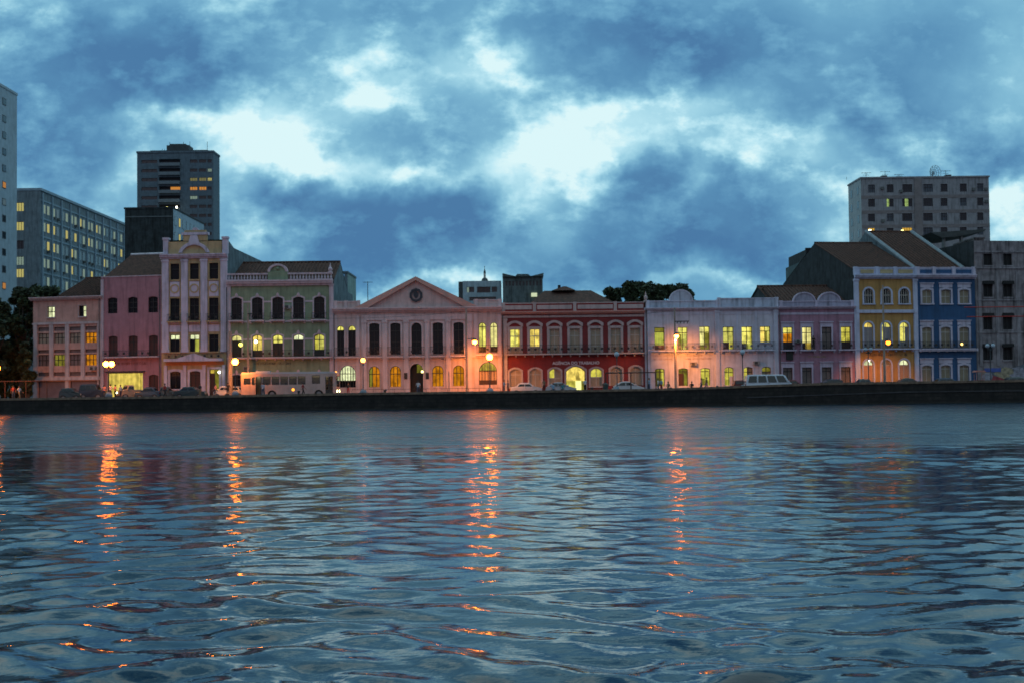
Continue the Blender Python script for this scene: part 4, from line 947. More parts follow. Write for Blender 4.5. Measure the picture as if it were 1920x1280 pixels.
for x in (298, 302, 312, 338, 350, 383): MB().tube((h.X(x, 270), 4, T.H), (h.X(x, 270), 4, h.Z(262 if x > 305 else 275)), .07, n=5).build('antenna', IRON, h.root)

# dark stained block in front of it
T = Tower('stained_block', 'dark weather stained block with a pale windowed side, before the tall tower', 230, 234, 325, 392, wdepth=23, m=mat('black_stained_render', (.035, .045, .05), .9, .45, .5), side=mat('pale_blue_render', (.30, .40, .48), .75, .15, .2))
T.shell(); h = T.h
MB().box(-.15, T.W + .1, -.1, 23.1, T.H, T.H + .3).build('parapet', T.m, h.root)
MB().box(.2, T.W - .2, -.07, -.003, T.H - 1.5, T.H - 1.3).build('ledge', mat('grey_ledge', (.12, .14, .15)), h.root)
for r_ in range(6):
    z = T.H - 2.0 - 2.9 * r_
    for k in range(8):
        side_pane(h.root, T.W, .9 + k * 2.8, 2.0 + k * 2.8, z - .8, z + .7, TR1 if (r_, k) in ((0, 1), (1, 1)) else DG, 1)

# small white block with a church lantern behind, and the concrete block with a butterfly roof
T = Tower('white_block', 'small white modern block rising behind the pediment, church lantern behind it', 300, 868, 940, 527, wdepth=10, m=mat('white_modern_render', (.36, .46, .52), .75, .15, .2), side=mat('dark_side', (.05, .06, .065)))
h = T.h
h.op(882, 14, 538, 548, 0, [(0, .3, 0, 1, TR2), (.3, 1, 0, 1, DG)], trim=0, nx=2, bars=(), sill=False); h.op(907, 25, 538, 549, 0, mat('black_glass', (.012, .014, .018), .2, 0), trim=0, nx=2, bars=(), sill=False); h.op(927, 10, 538, 548, 0, DG, trim=0, nx=2, bars=(), sill=False); h.op(905, 50, 557, 564, 0, DG, trim=0, nx=5, bars=(), sill=False)
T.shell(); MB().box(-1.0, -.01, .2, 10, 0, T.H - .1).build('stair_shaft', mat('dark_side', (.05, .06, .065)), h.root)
ch = thing('church_tower', 'slender domed church lantern peeping over the white block', 'church', (at(911, 380), 380, GZ))
def zat(py, D, px=960): d = ray(px, py); return CAMH + d.z / d.y * D - GZ
k = 380 / F
MB().lathe([(3, 0), (3, zat(530, 380, 911)), (3.4, zat(529, 380, 911)), (7 * k, zat(528, 380, 911)), (5 * k, zat(523, 380, 911)), (2.5 * k, zat(521, 380, 911))], n=14).build('dome', mat('dark_dome', (.05, .07, .08), .6, .2), ch)
MB().lathe([(2.1 * k, zat(521, 380, 911)), (2.1 * k, zat(513, 380, 911)), (2.6 * k, zat(512.5, 380, 911))], n=10).build('lantern', mat('pale_lantern_stone', (.5, .5, .45), .7), ch)
MB().lathe([(2.4 * k, zat(512.4, 380, 911)), (1.9 * k, zat(509, 380, 911)), (.8 * k, zat(506, 380, 911)), (.3 * k, zat(503, 380, 911)), (.1, zat(499, 380, 911))], n=10).build('spire', mat('dark_dome', (.05, .07, .08)), ch)
T = Tower('butterfly_block', 'dark concrete block with an upswept butterfly roof and a row of slit windows', 290, 943, 1018, 519, wdepth=16, m=mat('grey_green_concrete', (.11, .145, .15), .85, .3, .4))
h = T.h
for i in range(11): h.op(949.5 + i * 6.4, 3.6, 527, 536, 0, DG, trim=0, nx=1, bars=(), sill=False)
T.shell()
MB().prism([(h.X(942, 515), T.H), (h.X(942, 515), h.Z(513, 942)), (h.X(966, 515), h.Z(518.5, 966)), (h.X(970, 515), h.Z(514.5, 966)), (h.X(990, 515), h.Z(514.5, 990)), (h.X(995, 515), h.Z(518.5, 990)), (h.X(1019, 515), h.Z(512.5, 1019)), (h.X(1019, 515), T.H)], -.6, 16.3).build('roof', T.m, h.root)
MB().box(h.X(996, 553), h.X(1007, 553), -.5, -.01, h.Z(557), h.Z(550)).build('lit_sign', emit('pale_sign_light', (.75, .85, .55), .8), h.root)

# apartment block on the right
APM = mat('beige_apartment_render', (.27, .275, .30), .85, .15, .25)
T = Tower('apartment_block', 'wide beige apartment block with rows of square windows and rooftop aerials', 330, 1615, 1855, 334, wdepth=12.5, m=APM, side=mat('pale_side_render', (.36, .40, .42), .8, .15, .2)); h = T.h
ax = [1634, 1669, 1701, 1740, 1770, 1806, 1838]; aw = [13, 13, 19, 18, 13, 13, 12]
dull = mat('curtained_glass', (.07, .10, .13), .3, .3)
gg = emit('green_lit_window', (.5, .72, .22), .6)
for r_, py in enumerate((353, 379.5, 407, 434)):
    for i, (x, w) in enumerate(zip(ax, aw)):
        f = dull if (i + r_) % 3 == 0 else DG
        if (r_, i) == (1, 1): f = [(0, .4, 0, 1, gg), (.4, 1, 0, 1, DG)]
        if (r_, i) == (1, 2): f = [(.3, .62, 0, 1, gg), (0, .3, 0, 1, DG), (.62, 1, 0, 1, DG)]
        if r_ == 3 and i in (0, 2): f = emit('amber_room', (.72, .42, .06), .8)
        h.op(x, w, py - 7.5, py + 7.5, 0, f, trim=.1, tmat=mat('pale_frame', (.30, .31, .34)), nx=4 if w > 15 else 3, bars=(.55,), sill=False)
T.shell()
for py in (366, 394, 421): h.band('floor_band', py, py + 6, proud=.06, m=mat('brown_band', (.20, .18, .185)))
MB().box(h.X(1715, 400), h.X(1729, 400), -.3, -.01, 0, T.H).build('stair_shaft', mat('brown_band', (.25, .2, .2)), h.root)
MB().box(-.2, T.W + .2, -.25, 12.7, T.H, T.H + .4).build('parapet', APM, h.root)
for r_, z in enumerate([h.Z(353), h.Z(380), h.Z(407), h.Z(434)]):
    for yy in (2.2, 8.5): side_pane(h.root, 0, yy, yy + 1.5, z - 1.0, z + .9, DG, -1)
for (x, py, w) in ((1654, 352, 7), (1689, 358, 4), (1825, 356, 5), (1848, 356, 6), (1655, 413, 5), (1849, 379, 4)):
    xx = h.X(x, py); MB().box(xx - .4, xx + .4, -.6, -.01, h.Z(py + 3), h.Z(py - 2)).build('air_conditioner', mat('dusty_appliance', (.12, .13, .13)), h.root)
for i, (x, yt, n) in enumerate(((1632, 318, 4), (1668, 316, 4), (1694, 322, 3), (1782, 316, 4), (1595, 326, 0))):
    xx = h.X(x, 330); zt_ = h.Z(yt); a = thing('rooftop_aerial', ['low wide television aerial at the corner of the flat roof', 'tallest television aerial on the beige block roof', 'short television aerial near the middle of the roof', 'television aerial standing beyond the dish aerial', 'bare thin mast at the edge of the beige block'][i], 'antenna', (at(x, 334), 334, GZ + T.H + .4), 0, 'aerials on the beige block roof')
    H_ = zt_ - T.H - .4; b = MB().tube((0, 0, 0), (0, 0, H_), .06, n=5)
    b.build('mast', IRON, a)
    if n:
        c = MB(); c.tube((-1.2, 0, H_ - .1), (1.3, 0, H_ - .1), .05, n=4)
        for q in range(n): c.tube((-1.0 + q * .7, -.7 + q * .1, H_ - .1), (-1.0 + q * .7, .7 - q * .1, H_ - .1), .04, n=4); 
        c.tube((-.8, 0, H_ * .62), (.8, 0, H_ * .62), .05, n=4)
        c.build('aerial_grille', IRON, a)
a = thing('satellite_dish', 'mesh satellite dish on the roof of the beige block', 'satellite dish', (at(1756, 335), 335, GZ + T.H + .4), R(25))
b = MB(); H_ = 1.6
for rr_ in (.5, 1.0, 1.5, 1.9):
    for q in range(16):
        t0, t1 = q * math.pi / 8, (q + 1) * math.pi / 8; dp = lambda r: .25 * r * r
        b.tube((rr_ * math.cos(t0), -.4 + dp(rr_) * -1, H_ + rr_ * math.sin(t0)), (rr_ * math.cos(t1), -.4 - dp(rr_), H_ + rr_ * math.sin(t1)), .045, n=4)
for q in range(12):
    t0 = q * math.pi / 6; b.tube((0, -.4, H_), (1.9 * math.cos(t0), -.4 - .25 * 3.6, H_ + 1.9 * math.sin(t0)), .04, n=4)
b.build('dish_mesh', mat('grey_dish', (.12, .14, .16)), a); MB().tube((0, 0, 0), (0, -.3, H_), .12, n=6).build('stand', IRON, a)
for i, (x, w) in enumerate(((1663, 5), (1784, 5))): MB().box(h.X(x - w, 333), h.X(x + w, 333), 2, 5, T.H + .4, T.H + 1.1).build('roof_hatch', mat('dark_hatch', (.05, .05, .055)), h.root)

# dark stubs left of the yellow house's gable, open concrete canopy and stained wall behind the blue house
T = Tower('dark_annex', 'dark unlit annex stepping up beside the black gable wall', 190, 1512, 1560, 468, group='rear buildings', wdepth=12, m=STAIN); T.shell()
MB().box(T.h.X(1503, 500), -.01, 1, 11, 0, T.h.Z(490)).build('lower_wing', mat('dim_teal_wall', (.06, .10, .11), .8, .3), T.h.root)
MB().box(-.05, T.W, -.05, .3, T.H, T.H + .25).build('parapet', STAIN, T.h.root)
D = 196; cp = thing('roof_canopy', 'open concrete canopy on thin columns behind the blue house roof', 'canopy', (at(1805, D), D, GZ))
X_ = lambda px, D: at(px, D) - at(1805, D)
MB().prism([(X_(1752, D), zat(436, D, 1752)), (X_(1856, D), zat(430, D, 1856)), (X_(1852, D), zat(434, D, 1856)), (X_(1800, D), zat(444, D, 1800)), (X_(1772, D), zat(446, D, 1780))], 0, 9).build('roof', mat('dark_canopy_slab', (.06, .07, .07), .8, .3), cp)
for x in (1779, 1812): MB().box(X_(x - 2, D), X_(x + 2, D), .5, 1.2, 0, zat(442, D, x)).build('column', mat('column_concrete', (.16, .17, .17), .8, .3), cp)
T = Tower('patched_wall_building', 'stained patchy white rear wall showing between blue house roof and grey building', 184, 1790, 1833, 470, group='rear buildings', wdepth=10, m=mat('peeling_white_wall', (.22, .27, .30), .9, .7, .7, scale=1.5)); T.shell()
T.h.root['category'] = 'building'
MB().prism([(0, T.H), (T.W, T.H), (T.W, T.h.Z(447)), (T.W * .8, T.h.Z(449))], 0, 9.5).build('gable_wall', T.m, T.h.root)
T = Tower('rusty_shaft', 'rust streaked narrow shaft beside the grey building', 175, 1828, 1846, 448, group='rear buildings', wdepth=8, m=mat('rusty_concrete', (.13, .11, .11), .9, .5, .6)); T.shell()
MB().box(-.1, T.W + .1, -.1, 8.1, T.H, T.H + .2).build('parapet', T.m, T.h.root)
# green sided annex behind green house
T = Tower('green_sided_annex', 'narrow annex with a pale green side peering over behind the green house', 186, 646, 652, 512, group='rear buildings', wdepth=10, m=mat('dark_front', (.12, .17, .20)), side=mat('pale_green_side', (.24, .36, .34), .8, .25, .3)); T.shell()
MB().box(-.3, T.W + .1, -.1, 10, T.H, T.H + .25).build('roof', mat('dark_front', (.05, .06, .07)), T.h.root)
a = thing('rooftop_aerial', 'lone television aerial in the gap before the triangular pediment', 'antenna', (at(691, 176), 176, GZ))
MB().tube((0, 0, 0), (0, 0, zat(528, 176, 691)), .05, n=5).build('mast', IRON, a); q = zat(529.5, 176, 691)
c = MB().tube((-.65, 0, q), (.65, 0, q), .04, n=4)
for i in range(5): c.tube((-.6 + i * .3, -.4, q), (-.6 + i * .3, .4, q), .025, n=4)
c.build('aerial_grille', IRON, a)

# ---------------------------------------------------------------- trees
LEAF = mat('dark_foliage', (.035, .055, .025), .7, .5, 0, scale=.6); LEAF2 = mat('mid_foliage', (.06, .085, .03), .7, .5, 0, scale=.6); BARK = mat('bark', (.07, .055, .045), .9, .3)
def tree(label, x, y, H, rad, seed, n=4200, leaf=.38, zlow=.35, group=None, m=None, sq=1.0):
    rng = random.Random(seed); t = thing('broadleaf_tree', label, 'tree', (x, y, GZ), 0, group)
    b = MB(); zt = H * .45; r0 = .028 * H + .1
    b.tube((0, 0, -.2), (.1, 0, zt * .6), r0, r0 * .75, 9); b.tube((.1, 0, zt * .6), (0, .1, zt), r0 * .75, r0 * .5, 9)
    cl = []
    nc = 26
    for i in range(nc):
        a = rng.random() * 6.283; rr = rad * math.sqrt(rng.random()) * .8; z = H * (zlow + (1 - zlow) * rng.random() ** .8)
        f = 1 - abs((z - H * .62) / (H * .55)) ** 2 * .7
        c = Vector((rr * f * math.cos(a), rr * f * math.sin(a) * sq, min(z, H * .93))); cl.append((c, rad * rng.uniform(.2, .38)))
        if i < 11: b.tube((0, .1 * 0, zt * rng.uniform(.6, 1)), c, r0 * .35, .04, 6)
    b.build('trunk', BARK, t)
    L = MB(); k = n // nc
    for c, cr in cl:
        for _ in range(k):
            d = Vector((rng.gauss(0, 1), rng.gauss(0, 1), rng.gauss(0, .8))).normalized() * cr * rng.random() ** .45
            p = c + d; s = leaf * rng.uniform(.5, 1.2)
            u = Vector((rng.gauss(0, 1), rng.gauss(0, 1), rng.gauss(0, .6))).normalized() * s; v = u.cross(Vector((rng.gauss(0, 1), rng.gauss(0, 1), rng.gauss(0, 1)))).normalized() * s * .6
            L.add([p - u, p - v * .8, p + u, p + v], [(0, 1, 2, 3)], 0 if rng.random() < .6 else 1)
    L.build('crown', [m or LEAF, LEAF2], t)
    return t
def tree_px(label, px, ytop, D, wpx, seed, **kw):
    return tree(label, at(px, D), D, zat(ytop, D, px), wpx / 2 / F * D, seed, **kw)
tree_px('big dark tree standing beside the salmon office building', 40, 536, 166, 66, 1, group='dark trees at the river bend', zlow=.25, n=7000)
tree_px('dark tree cut by the frame edge, lit orange from below', -14, 552, 162, 80, 2, group='dark trees at the river bend', zlow=.22, n=7000)
for i, (px, yt, D_, w) in enumerate(((8, 590, 171, 60), (30, 610, 172, 60), (52, 640, 160, 34), (-8, 640, 169, 60), (22, 660, 166, 50))):
    tree_px(['bushy low tree with dense crown behind the frame edge tree', 'dense dark tree filling the gap next to the salmon building', 'small dark tree touching the corner of the salmon building', 'low orange lit tree at the very frame edge', 'low leafy tree behind the person in red'][i], px, yt, D_, w, 40 + i, group='dark trees at the river bend', zlow=.06, n=5200, leaf=.42)
tree_px('low dark tree crown showing over the salmon building roof, below the office block', 84, 532, 186, 70, 3, group='dark trees at the river bend', zlow=.4, n=5200)
tree_px('small dark tree top between the office block and the pink house roof', 205, 520, 196, 60, 4, group='dark trees at the river bend', zlow=.4)
for i, (px, yt, w) in enumerate(((1150, 533, 34), (1176, 523, 46), (1207, 522, 50), (1240, 527, 44), (1268, 527, 50), (1292, 536, 38))):
    tree_px(['low outermost dark tree over the red house roof', 'dark tree with the pointed crown over the red house roof', 'tallest dark tree of the clump over the red house', 'dark tree above the thin obelisk pinnacle', 'rounded dark tree above the half round crest', 'small ragged tree ending the clump beyond the half round crest'][i], px, yt, 232 + (i % 3) * 5, w * 1.25, 20 + i, group='dark tree clump over the red and lilac roofs', zlow=.55, n=5200, leaf=.42)

# ---------------------------------------------------------------- lamps and poles
BULB = emit('sodium_globe', SODIUM, 30, 'AUTO'); BULB2 = emit('sodium_bulb', SODIUM, 70, 'AUTO'); OFFG = mat('unlit_opal_globe', (.34, .42, .50), .35, .05)
PAINT = mat('dark_teal_iron', (.03, .045, .055), .5, .15); CONC = mat('pole_concrete', (.30, .25, .22), .85, .2); BALL = mat('blue_grey_base', (.16, .22, .27), .6, .2)
def spot(parent, loc, target, power, angle, blend=.5, col=AMBER, rad=.12):
    l = bpy.data.lights.new('lamp_light', 'SPOT'); l.energy = power; l.color = col; l.spot_size = R(angle); l.spot_blend = blend; l.shadow_soft_size = rad
    o = bpy.data.objects.new('lamp_light', l); COL.objects.link(o); o.parent = parent; o.location = loc
    d = Vector(target) - Vector(loc); o.rotation_euler = d.to_track_quat('-Z', 'Y').to_euler(); return o
def point(parent, loc, power, col=SODIUM, rad=.2):
    l = bpy.data.lights.new('lamp_light', 'POINT'); l.energy = power; l.color = col; l.shadow_soft_size = rad
    o = bpy.data.objects.new('lamp_light', l); COL.objects.link(o); o.parent = parent; o.location = loc; return o
def globe_lamp(px, py, label, lit=True, n=1, D=147.2, r=.34, power=0, ball=True, em=None):
    x = at(px, D); zg = zat(py, D, px)
    t = thing('globe_lamp', label, 'street lamp', (x, D, GZ + .14), 0, 'globe lamps along the promenade'); zg -= .14
    MB().lathe([(.16, 0), (.14, .25), (.07, .4), (.06, 1.0), (.045, zg - r - .35), (.09, zg - r - .3), (.05, zg - r - .2), (.13, zg - r - .05), (.13, zg - r + .02)], (0, 0, 0), 10).build('post', PAINT, t)
    if ball: MB().lathe([(.40, 0)] + [(.42 * math.cos(a * math.pi / 12), .38 + .42 * math.sin(a * math.pi / 12) * (1)) for a in range(-4, 6)], (0, 0, -.02), 14).build('base', BALL, t, smooth=True)
    gs = [0] if n == 1 else [-.32, .32]
    if n == 2: MB().tube((-.32, 0, zg - r - .15), (.32, 0, zg - r - .15), .04).build('crossarm', PAINT, t)
    for g in gs:
        rr = r if n == 1 else r * .9
        MB().ball((g, 0, zg), rr, 14).build('globe', (em or BULB) if lit else OFFG, t, smooth=True)
        MB().lathe([(.10, 0), (.13, .04), (.02, .14)], (g, 0, zg + rr - .02), 8).build('cap', PAINT, t)
    if lit and power: spot(t, (0, r + .08, zg), (0, 6, zg - 4.2), power, 125, .9)
    return t
BRIGHT = emit('bright_sodium_globe', SODIUM, 70, 'AUTO'); SMALLG = emit('small_sodium_globe', (1, .33, .06), 9, 'AUTO')
globe_lamp(204, 682, 'lit twin globe lamp in front of the shop opening of the pink house', n=2, r=.36, em=BRIGHT, power=1000)
globe_lamp(441, 678, 'lit single globe lamp between the baroque house and the bus', r=.37, em=BRIGHT, power=1500)
globe_lamp(681, 675, 'lit narrow globe lamp before the arch windows of the pediment building', r=.27, em=SMALLG, power=1300)
globe_lamp(918.5, 669, 'lit globe lamp near the wide arched window, ball shaped base', r=.36, em=BRIGHT, power=2000)
globe_lamp(1157, 664, 'unlit globe lamp in front of the red house', lit=False, r=.3)
globe_lamp(1393, 660, 'unlit globe lamp beside the white van', lit=False, r=.3)
globe_lamp(1629, 655, 'unlit twin globe lamp in front of the yellow house', lit=False, n=2, r=.24)
globe_lamp(1858, 648, 'unlit twin globe lamp in front of the grey building', lit=False, n=2, r=.27)
globe_lamp(-6, 690, 'lit globe lamp among the dark trees at the frame edge', r=.34, em=BRIGHT, power=1800, D=147.2)
def pole(px, ytop, D, label, lamp=None, arms=(), r=.16, power=0, target=None, ang=120, hood=True, em=None, name='utility_pole', pw=.6):
    x = at(px, D); H = zat(ytop, D, px)
    t = thing(name, label, 'utility pole', (x, D, GZ + .1), 0, 'concrete poles along the street')
    MB().lathe([(r, 0), (r * pw, H - .1)], (0, 0, 0), 10).build('post', CONC, t)
    for (z, w, s) in arms:
        zz = zat(z, D, px) - .1; b = MB(); b.box(min(0, w), max(0, w), -r - .12, -r - .02, zz - .06, zz + .06)
        b.build('crossarm', mat('dark_crossarm', (.04, .03, .03)), t)
        for q in range(s): MB().lathe([(.05, 0), (.08, .05), (.05, .1), (.08, .15), (.03, .22)], (w * (q + .6) / s, -r - .07, zz - .28), 8).build('insulator', mat('insulator', (.06, .045, .04), .3, 0), t)
    if lamp:
        lx, ly, dy_ = lamp; gx = at(lx, D + dy_) - x; gz = zat(ly, D + dy_, lx) - .1
        MB().tube((0, 0, gz + .35), (gx, dy_, gz + .42), .045).build('lamp_arm', PAINT, t)
        MB().lathe([(.36, .14), (.34, .22), (.15, .40), (.04, .46)], (gx, dy_, gz), 14).build('lamp_shade', mat('enamel_shade', (.10, .05, .035), .5, .1), t)
        MB().ball((gx, dy_, gz - .02), .27, 12, sz=.95).build('bulb', em or BULB2, t, smooth=True)
        if power: spot(t, (gx, dy_, gz - .3), (gx + (target[0] if target else 0), dy_ + 1 + (target[1] if target else 0), gz - (target[2] if target else 3)), power, ang, .8)
    return t
D5 = 152.5
pole(875.5, 578, D5, 'concrete pole with a hooded lamp before the pediment building', lamp=(891, 641, 0.4), power=3600, target=(.6, 4.5, 6.5), ang=120)
pole(1267, 577, D5, 'concrete pole with insulator crossarm and hooded lamp before the lilac house', lamp=(1270, 630, -.3), arms=((603, 1.65, 4),), power=7500, target=(.2, 4.5, 6.2), ang=138)
pole(1659, 535, D5, 'tall concrete pole with a bright lamp before the yellow house', lamp=(1667, 642, .3), power=3600, em=emit('weak_sodium_bulb', SODIUM, 9, 'AUTO'), target=(.6, 5, 6.5), ang=92)
pole(465.5, 571, D5 + 2, 'tall pole carrying a transformer can before the green house', arms=((589, .5, 1),))
pole(432, 621, D5 - 1, 'short stout pole lit orange beside the baroque house', r=.27, pw=.75)
pole(842, 696, 149, 'short bare post before the pediment building', r=.06, pw=.9)
# lamps fixed on walls
def wall_lamp(px, py, D, label, m, r=.14):
    t = thing('wall_lamp', label, 'lamp', (at(px, D), D, GZ)); z = zat(py, D, px)
    MB().ball((0, 0, z), r, 10).build('bulb', m, t, smooth=True); MB().tube((0, .03, z + r * .9), (0, .5, z + r + .15), .03, n=5).build('bracket', IRON, t); return t
WL = emit('white_lamp', (1, .95, .7), 7, 'AUTO'); YL = emit('yellow_lamp', (1, .9, .12), 3.5, 'AUTO')
wall_lamp(411, 697, 157.6, 'small white lamp by the lit doorway of the baroque house', WL, .16)
wall_lamp(451.5, 646, 156.8, 'yellow round lamp before the first balcony of the green house', YL, .24)
wall_lamp(480, 640.5, 156.8, 'bright lamp glowing before the second balcony door of the green house', WL, .2)
wall_lamp(792, 696, 157.2, 'small lamp beside the dark entrance arch', emit('cream_lamp', (1, .9, .3), 4, 'AUTO'), .15)
wall_lamp(1630, 676, 157.8, 'tiny white lamp over the first arched door of the yellow house', WL, .12)
wall_lamp(1805, 645, 158.4, 'amber lamp over the last balcony of the blue house', emit('amber_lamp', (1, .6, .15), 4, 'AUTO'), .15)
wall_lamp(1637, 434, 318, 'bright lamp at the lowest lit window of the beige block', WL, .45)
wall_lamp(1698, 434, 318, 'warm lamp at a lower window of the beige block, above the tiled roof', emit('cream_lamp', (1, .9, .3), 4, 'AUTO'), .4)
wall_lamp(332, 389, 397, 'white balcony lamp low on the tall tower', WL, .35)
wall_lamp(314, 390, 397, 'yellow balcony lamp low on the tall tower', emit('cream_lamp', (1, .9, .3), 4, 'AUTO'), .35)
# overhead cable and red cords
for i, (a, b_, za, zb) in enumerate(((465.5, 875.5, 589, 584), (875.5, 1267, 584, 583))):
    pa = Vector((at(a, D5 + (2 if i == 0 else 0)), D5 + (2 if i == 0 else 0), zat(za, D5, a) + GZ)); pb = Vector((at(b_, D5), D5, zat(zb, D5, b_) + GZ)); c = MB(); last = pa
    for q in range(1, 13):
        f = q / 12; p = pa.lerp(pb, f) - Vector((0, 0, 1.2 * 4 * f * (1 - f) * .5)); c.tube(last, p, .02, n=4); last = p
    o = c.build('power_cable', IRON); o['label'] = ['thin cable hanging between the transformer pole and the pediment building pole', 'thin cable hanging between the pediment building pole and the lilac house pole'][i]; o['category'] = 'cable'; o['group'] = 'overhead cables'
for i, (yy, xa) in enumerate(((575.5, 1811), (593.5, 1816))):
    o = MB().tube((at(xa, 152), 152, zat(yy + .8, 152, xa) + GZ), (at(2010, 152), 152, zat(yy - 1, 152, 2010) + GZ), .06, n=6).build('overhead_red_line', mat('red_cord', (.35, .02, .015), .6, .1))
    o['label'] = ['upper red cord stretched across the grey building front', 'lower red cord stretched across the grey building front'][i]; o['category'] = 'cord'; o['group'] = 'red cords'
# railings
def rail(px0, px1, y_bar, D, label, posts, r=.035, low=None, H0=0):
    t = thing('guard_rail', label, 'railing', (at(px0, D), D, GZ + .12)); X0 = 0; X1 = at(px1, D) - at(px0, D); z = zat(y_bar, D, (px0 + px1) / 2) - .12
    MB().tube((X0, 0, z), (X1, 0, z), r, n=6).build('top_rail', mat('dark_red_iron', (.05, .02, .018)), t)
    if low: MB().tube((X0, 0, z * low), (X1, 0, z * low), r * .8, n=6).build('lower_rail', mat('dark_red_iron', (.05, .02, .018)), t)
    for i in range(posts): xx = X0 + (X1 - X0) * i / (posts - 1); MB().tube((xx, 0, 0), (xx, 0, z), r, n=6).build('post', mat('dark_red_iron', (.05, .02, .018)), t)
rail(1136, 1230, 698, 149.5, 'tall dark metal frame with a single top bar before the red house', 3, r=.07)
rail(660, 938, 728, 148.5, 'low thin railing along the front of the pediment building', 15, r=.022, low=.5)
rail(-30, 88, 714, 152, 'dark metal frame bar beside the salmon building', 4, r=.06)

# ---------------------------------------------------------------- vehicles
TYRE = mat('tyre_rubber', (.012, .012, .012), .8, 0); RIMM = mat('wheel_metal', (.22, .23, .24), .35, 0, metal=.8); CGL = mat('car_glass', (.012, .016, .02), .06, 0)
def paint(name, rgb): return mat(name, rgb, .28, .05, spec=.6)
def arc_cut(xc, r, z0, n=7): return [(xc + r * math.cos(math.pi * k / n), z0 + r * math.sin(math.pi * k / n)) for k in range(n + 1)]
STY = {  # roof / bonnet outlines as fractions of length, heights in metres (front of the car at x = 1)
 'sedan': [(0, .62), (.01, .92), (.17, .96), (.28, 1.36), (.36, 1.41), (.55, 1.41), (.62, 1.36), (.74, .96), (.97, .84), (1, .62)],
 'hatch': [(0, .62), (.01, .98), (.09, 1.33), (.15, 1.42), (.5, 1.44), (.58, 1.38), (.73, .98), (.96, .86), (1, .62)],
 'round': [(0, .6), (.03, .85), (.14, 1.12), (.28, 1.38), (.42, 1.46), (.55, 1.4), (.66, 1.1), (.8, .92), (.95, .78), (1, .6)],
 'suv': [(0, .75), (.01, 1.15), (.05, 1.75), (.12, 1.85), (.62, 1.85), (.69, 1.75), (.78, 1.2), (.98, 1.08), (1, .75)],
 'pickup': [(0, .7), (.01, 1.15), (.36, 1.15), (.37, 1.6), (.42, 1.68), (.62, 1.68), (.72, 1.18), (.97, 1.05), (1, .7)],
 'van': [(0, .7), (.01, 1.15), (.04, 1.9), (.09, 2.05), (.80, 2.05), (.87, 1.9), (.93, 1.2), (.99, 1.0), (1, .65)]}
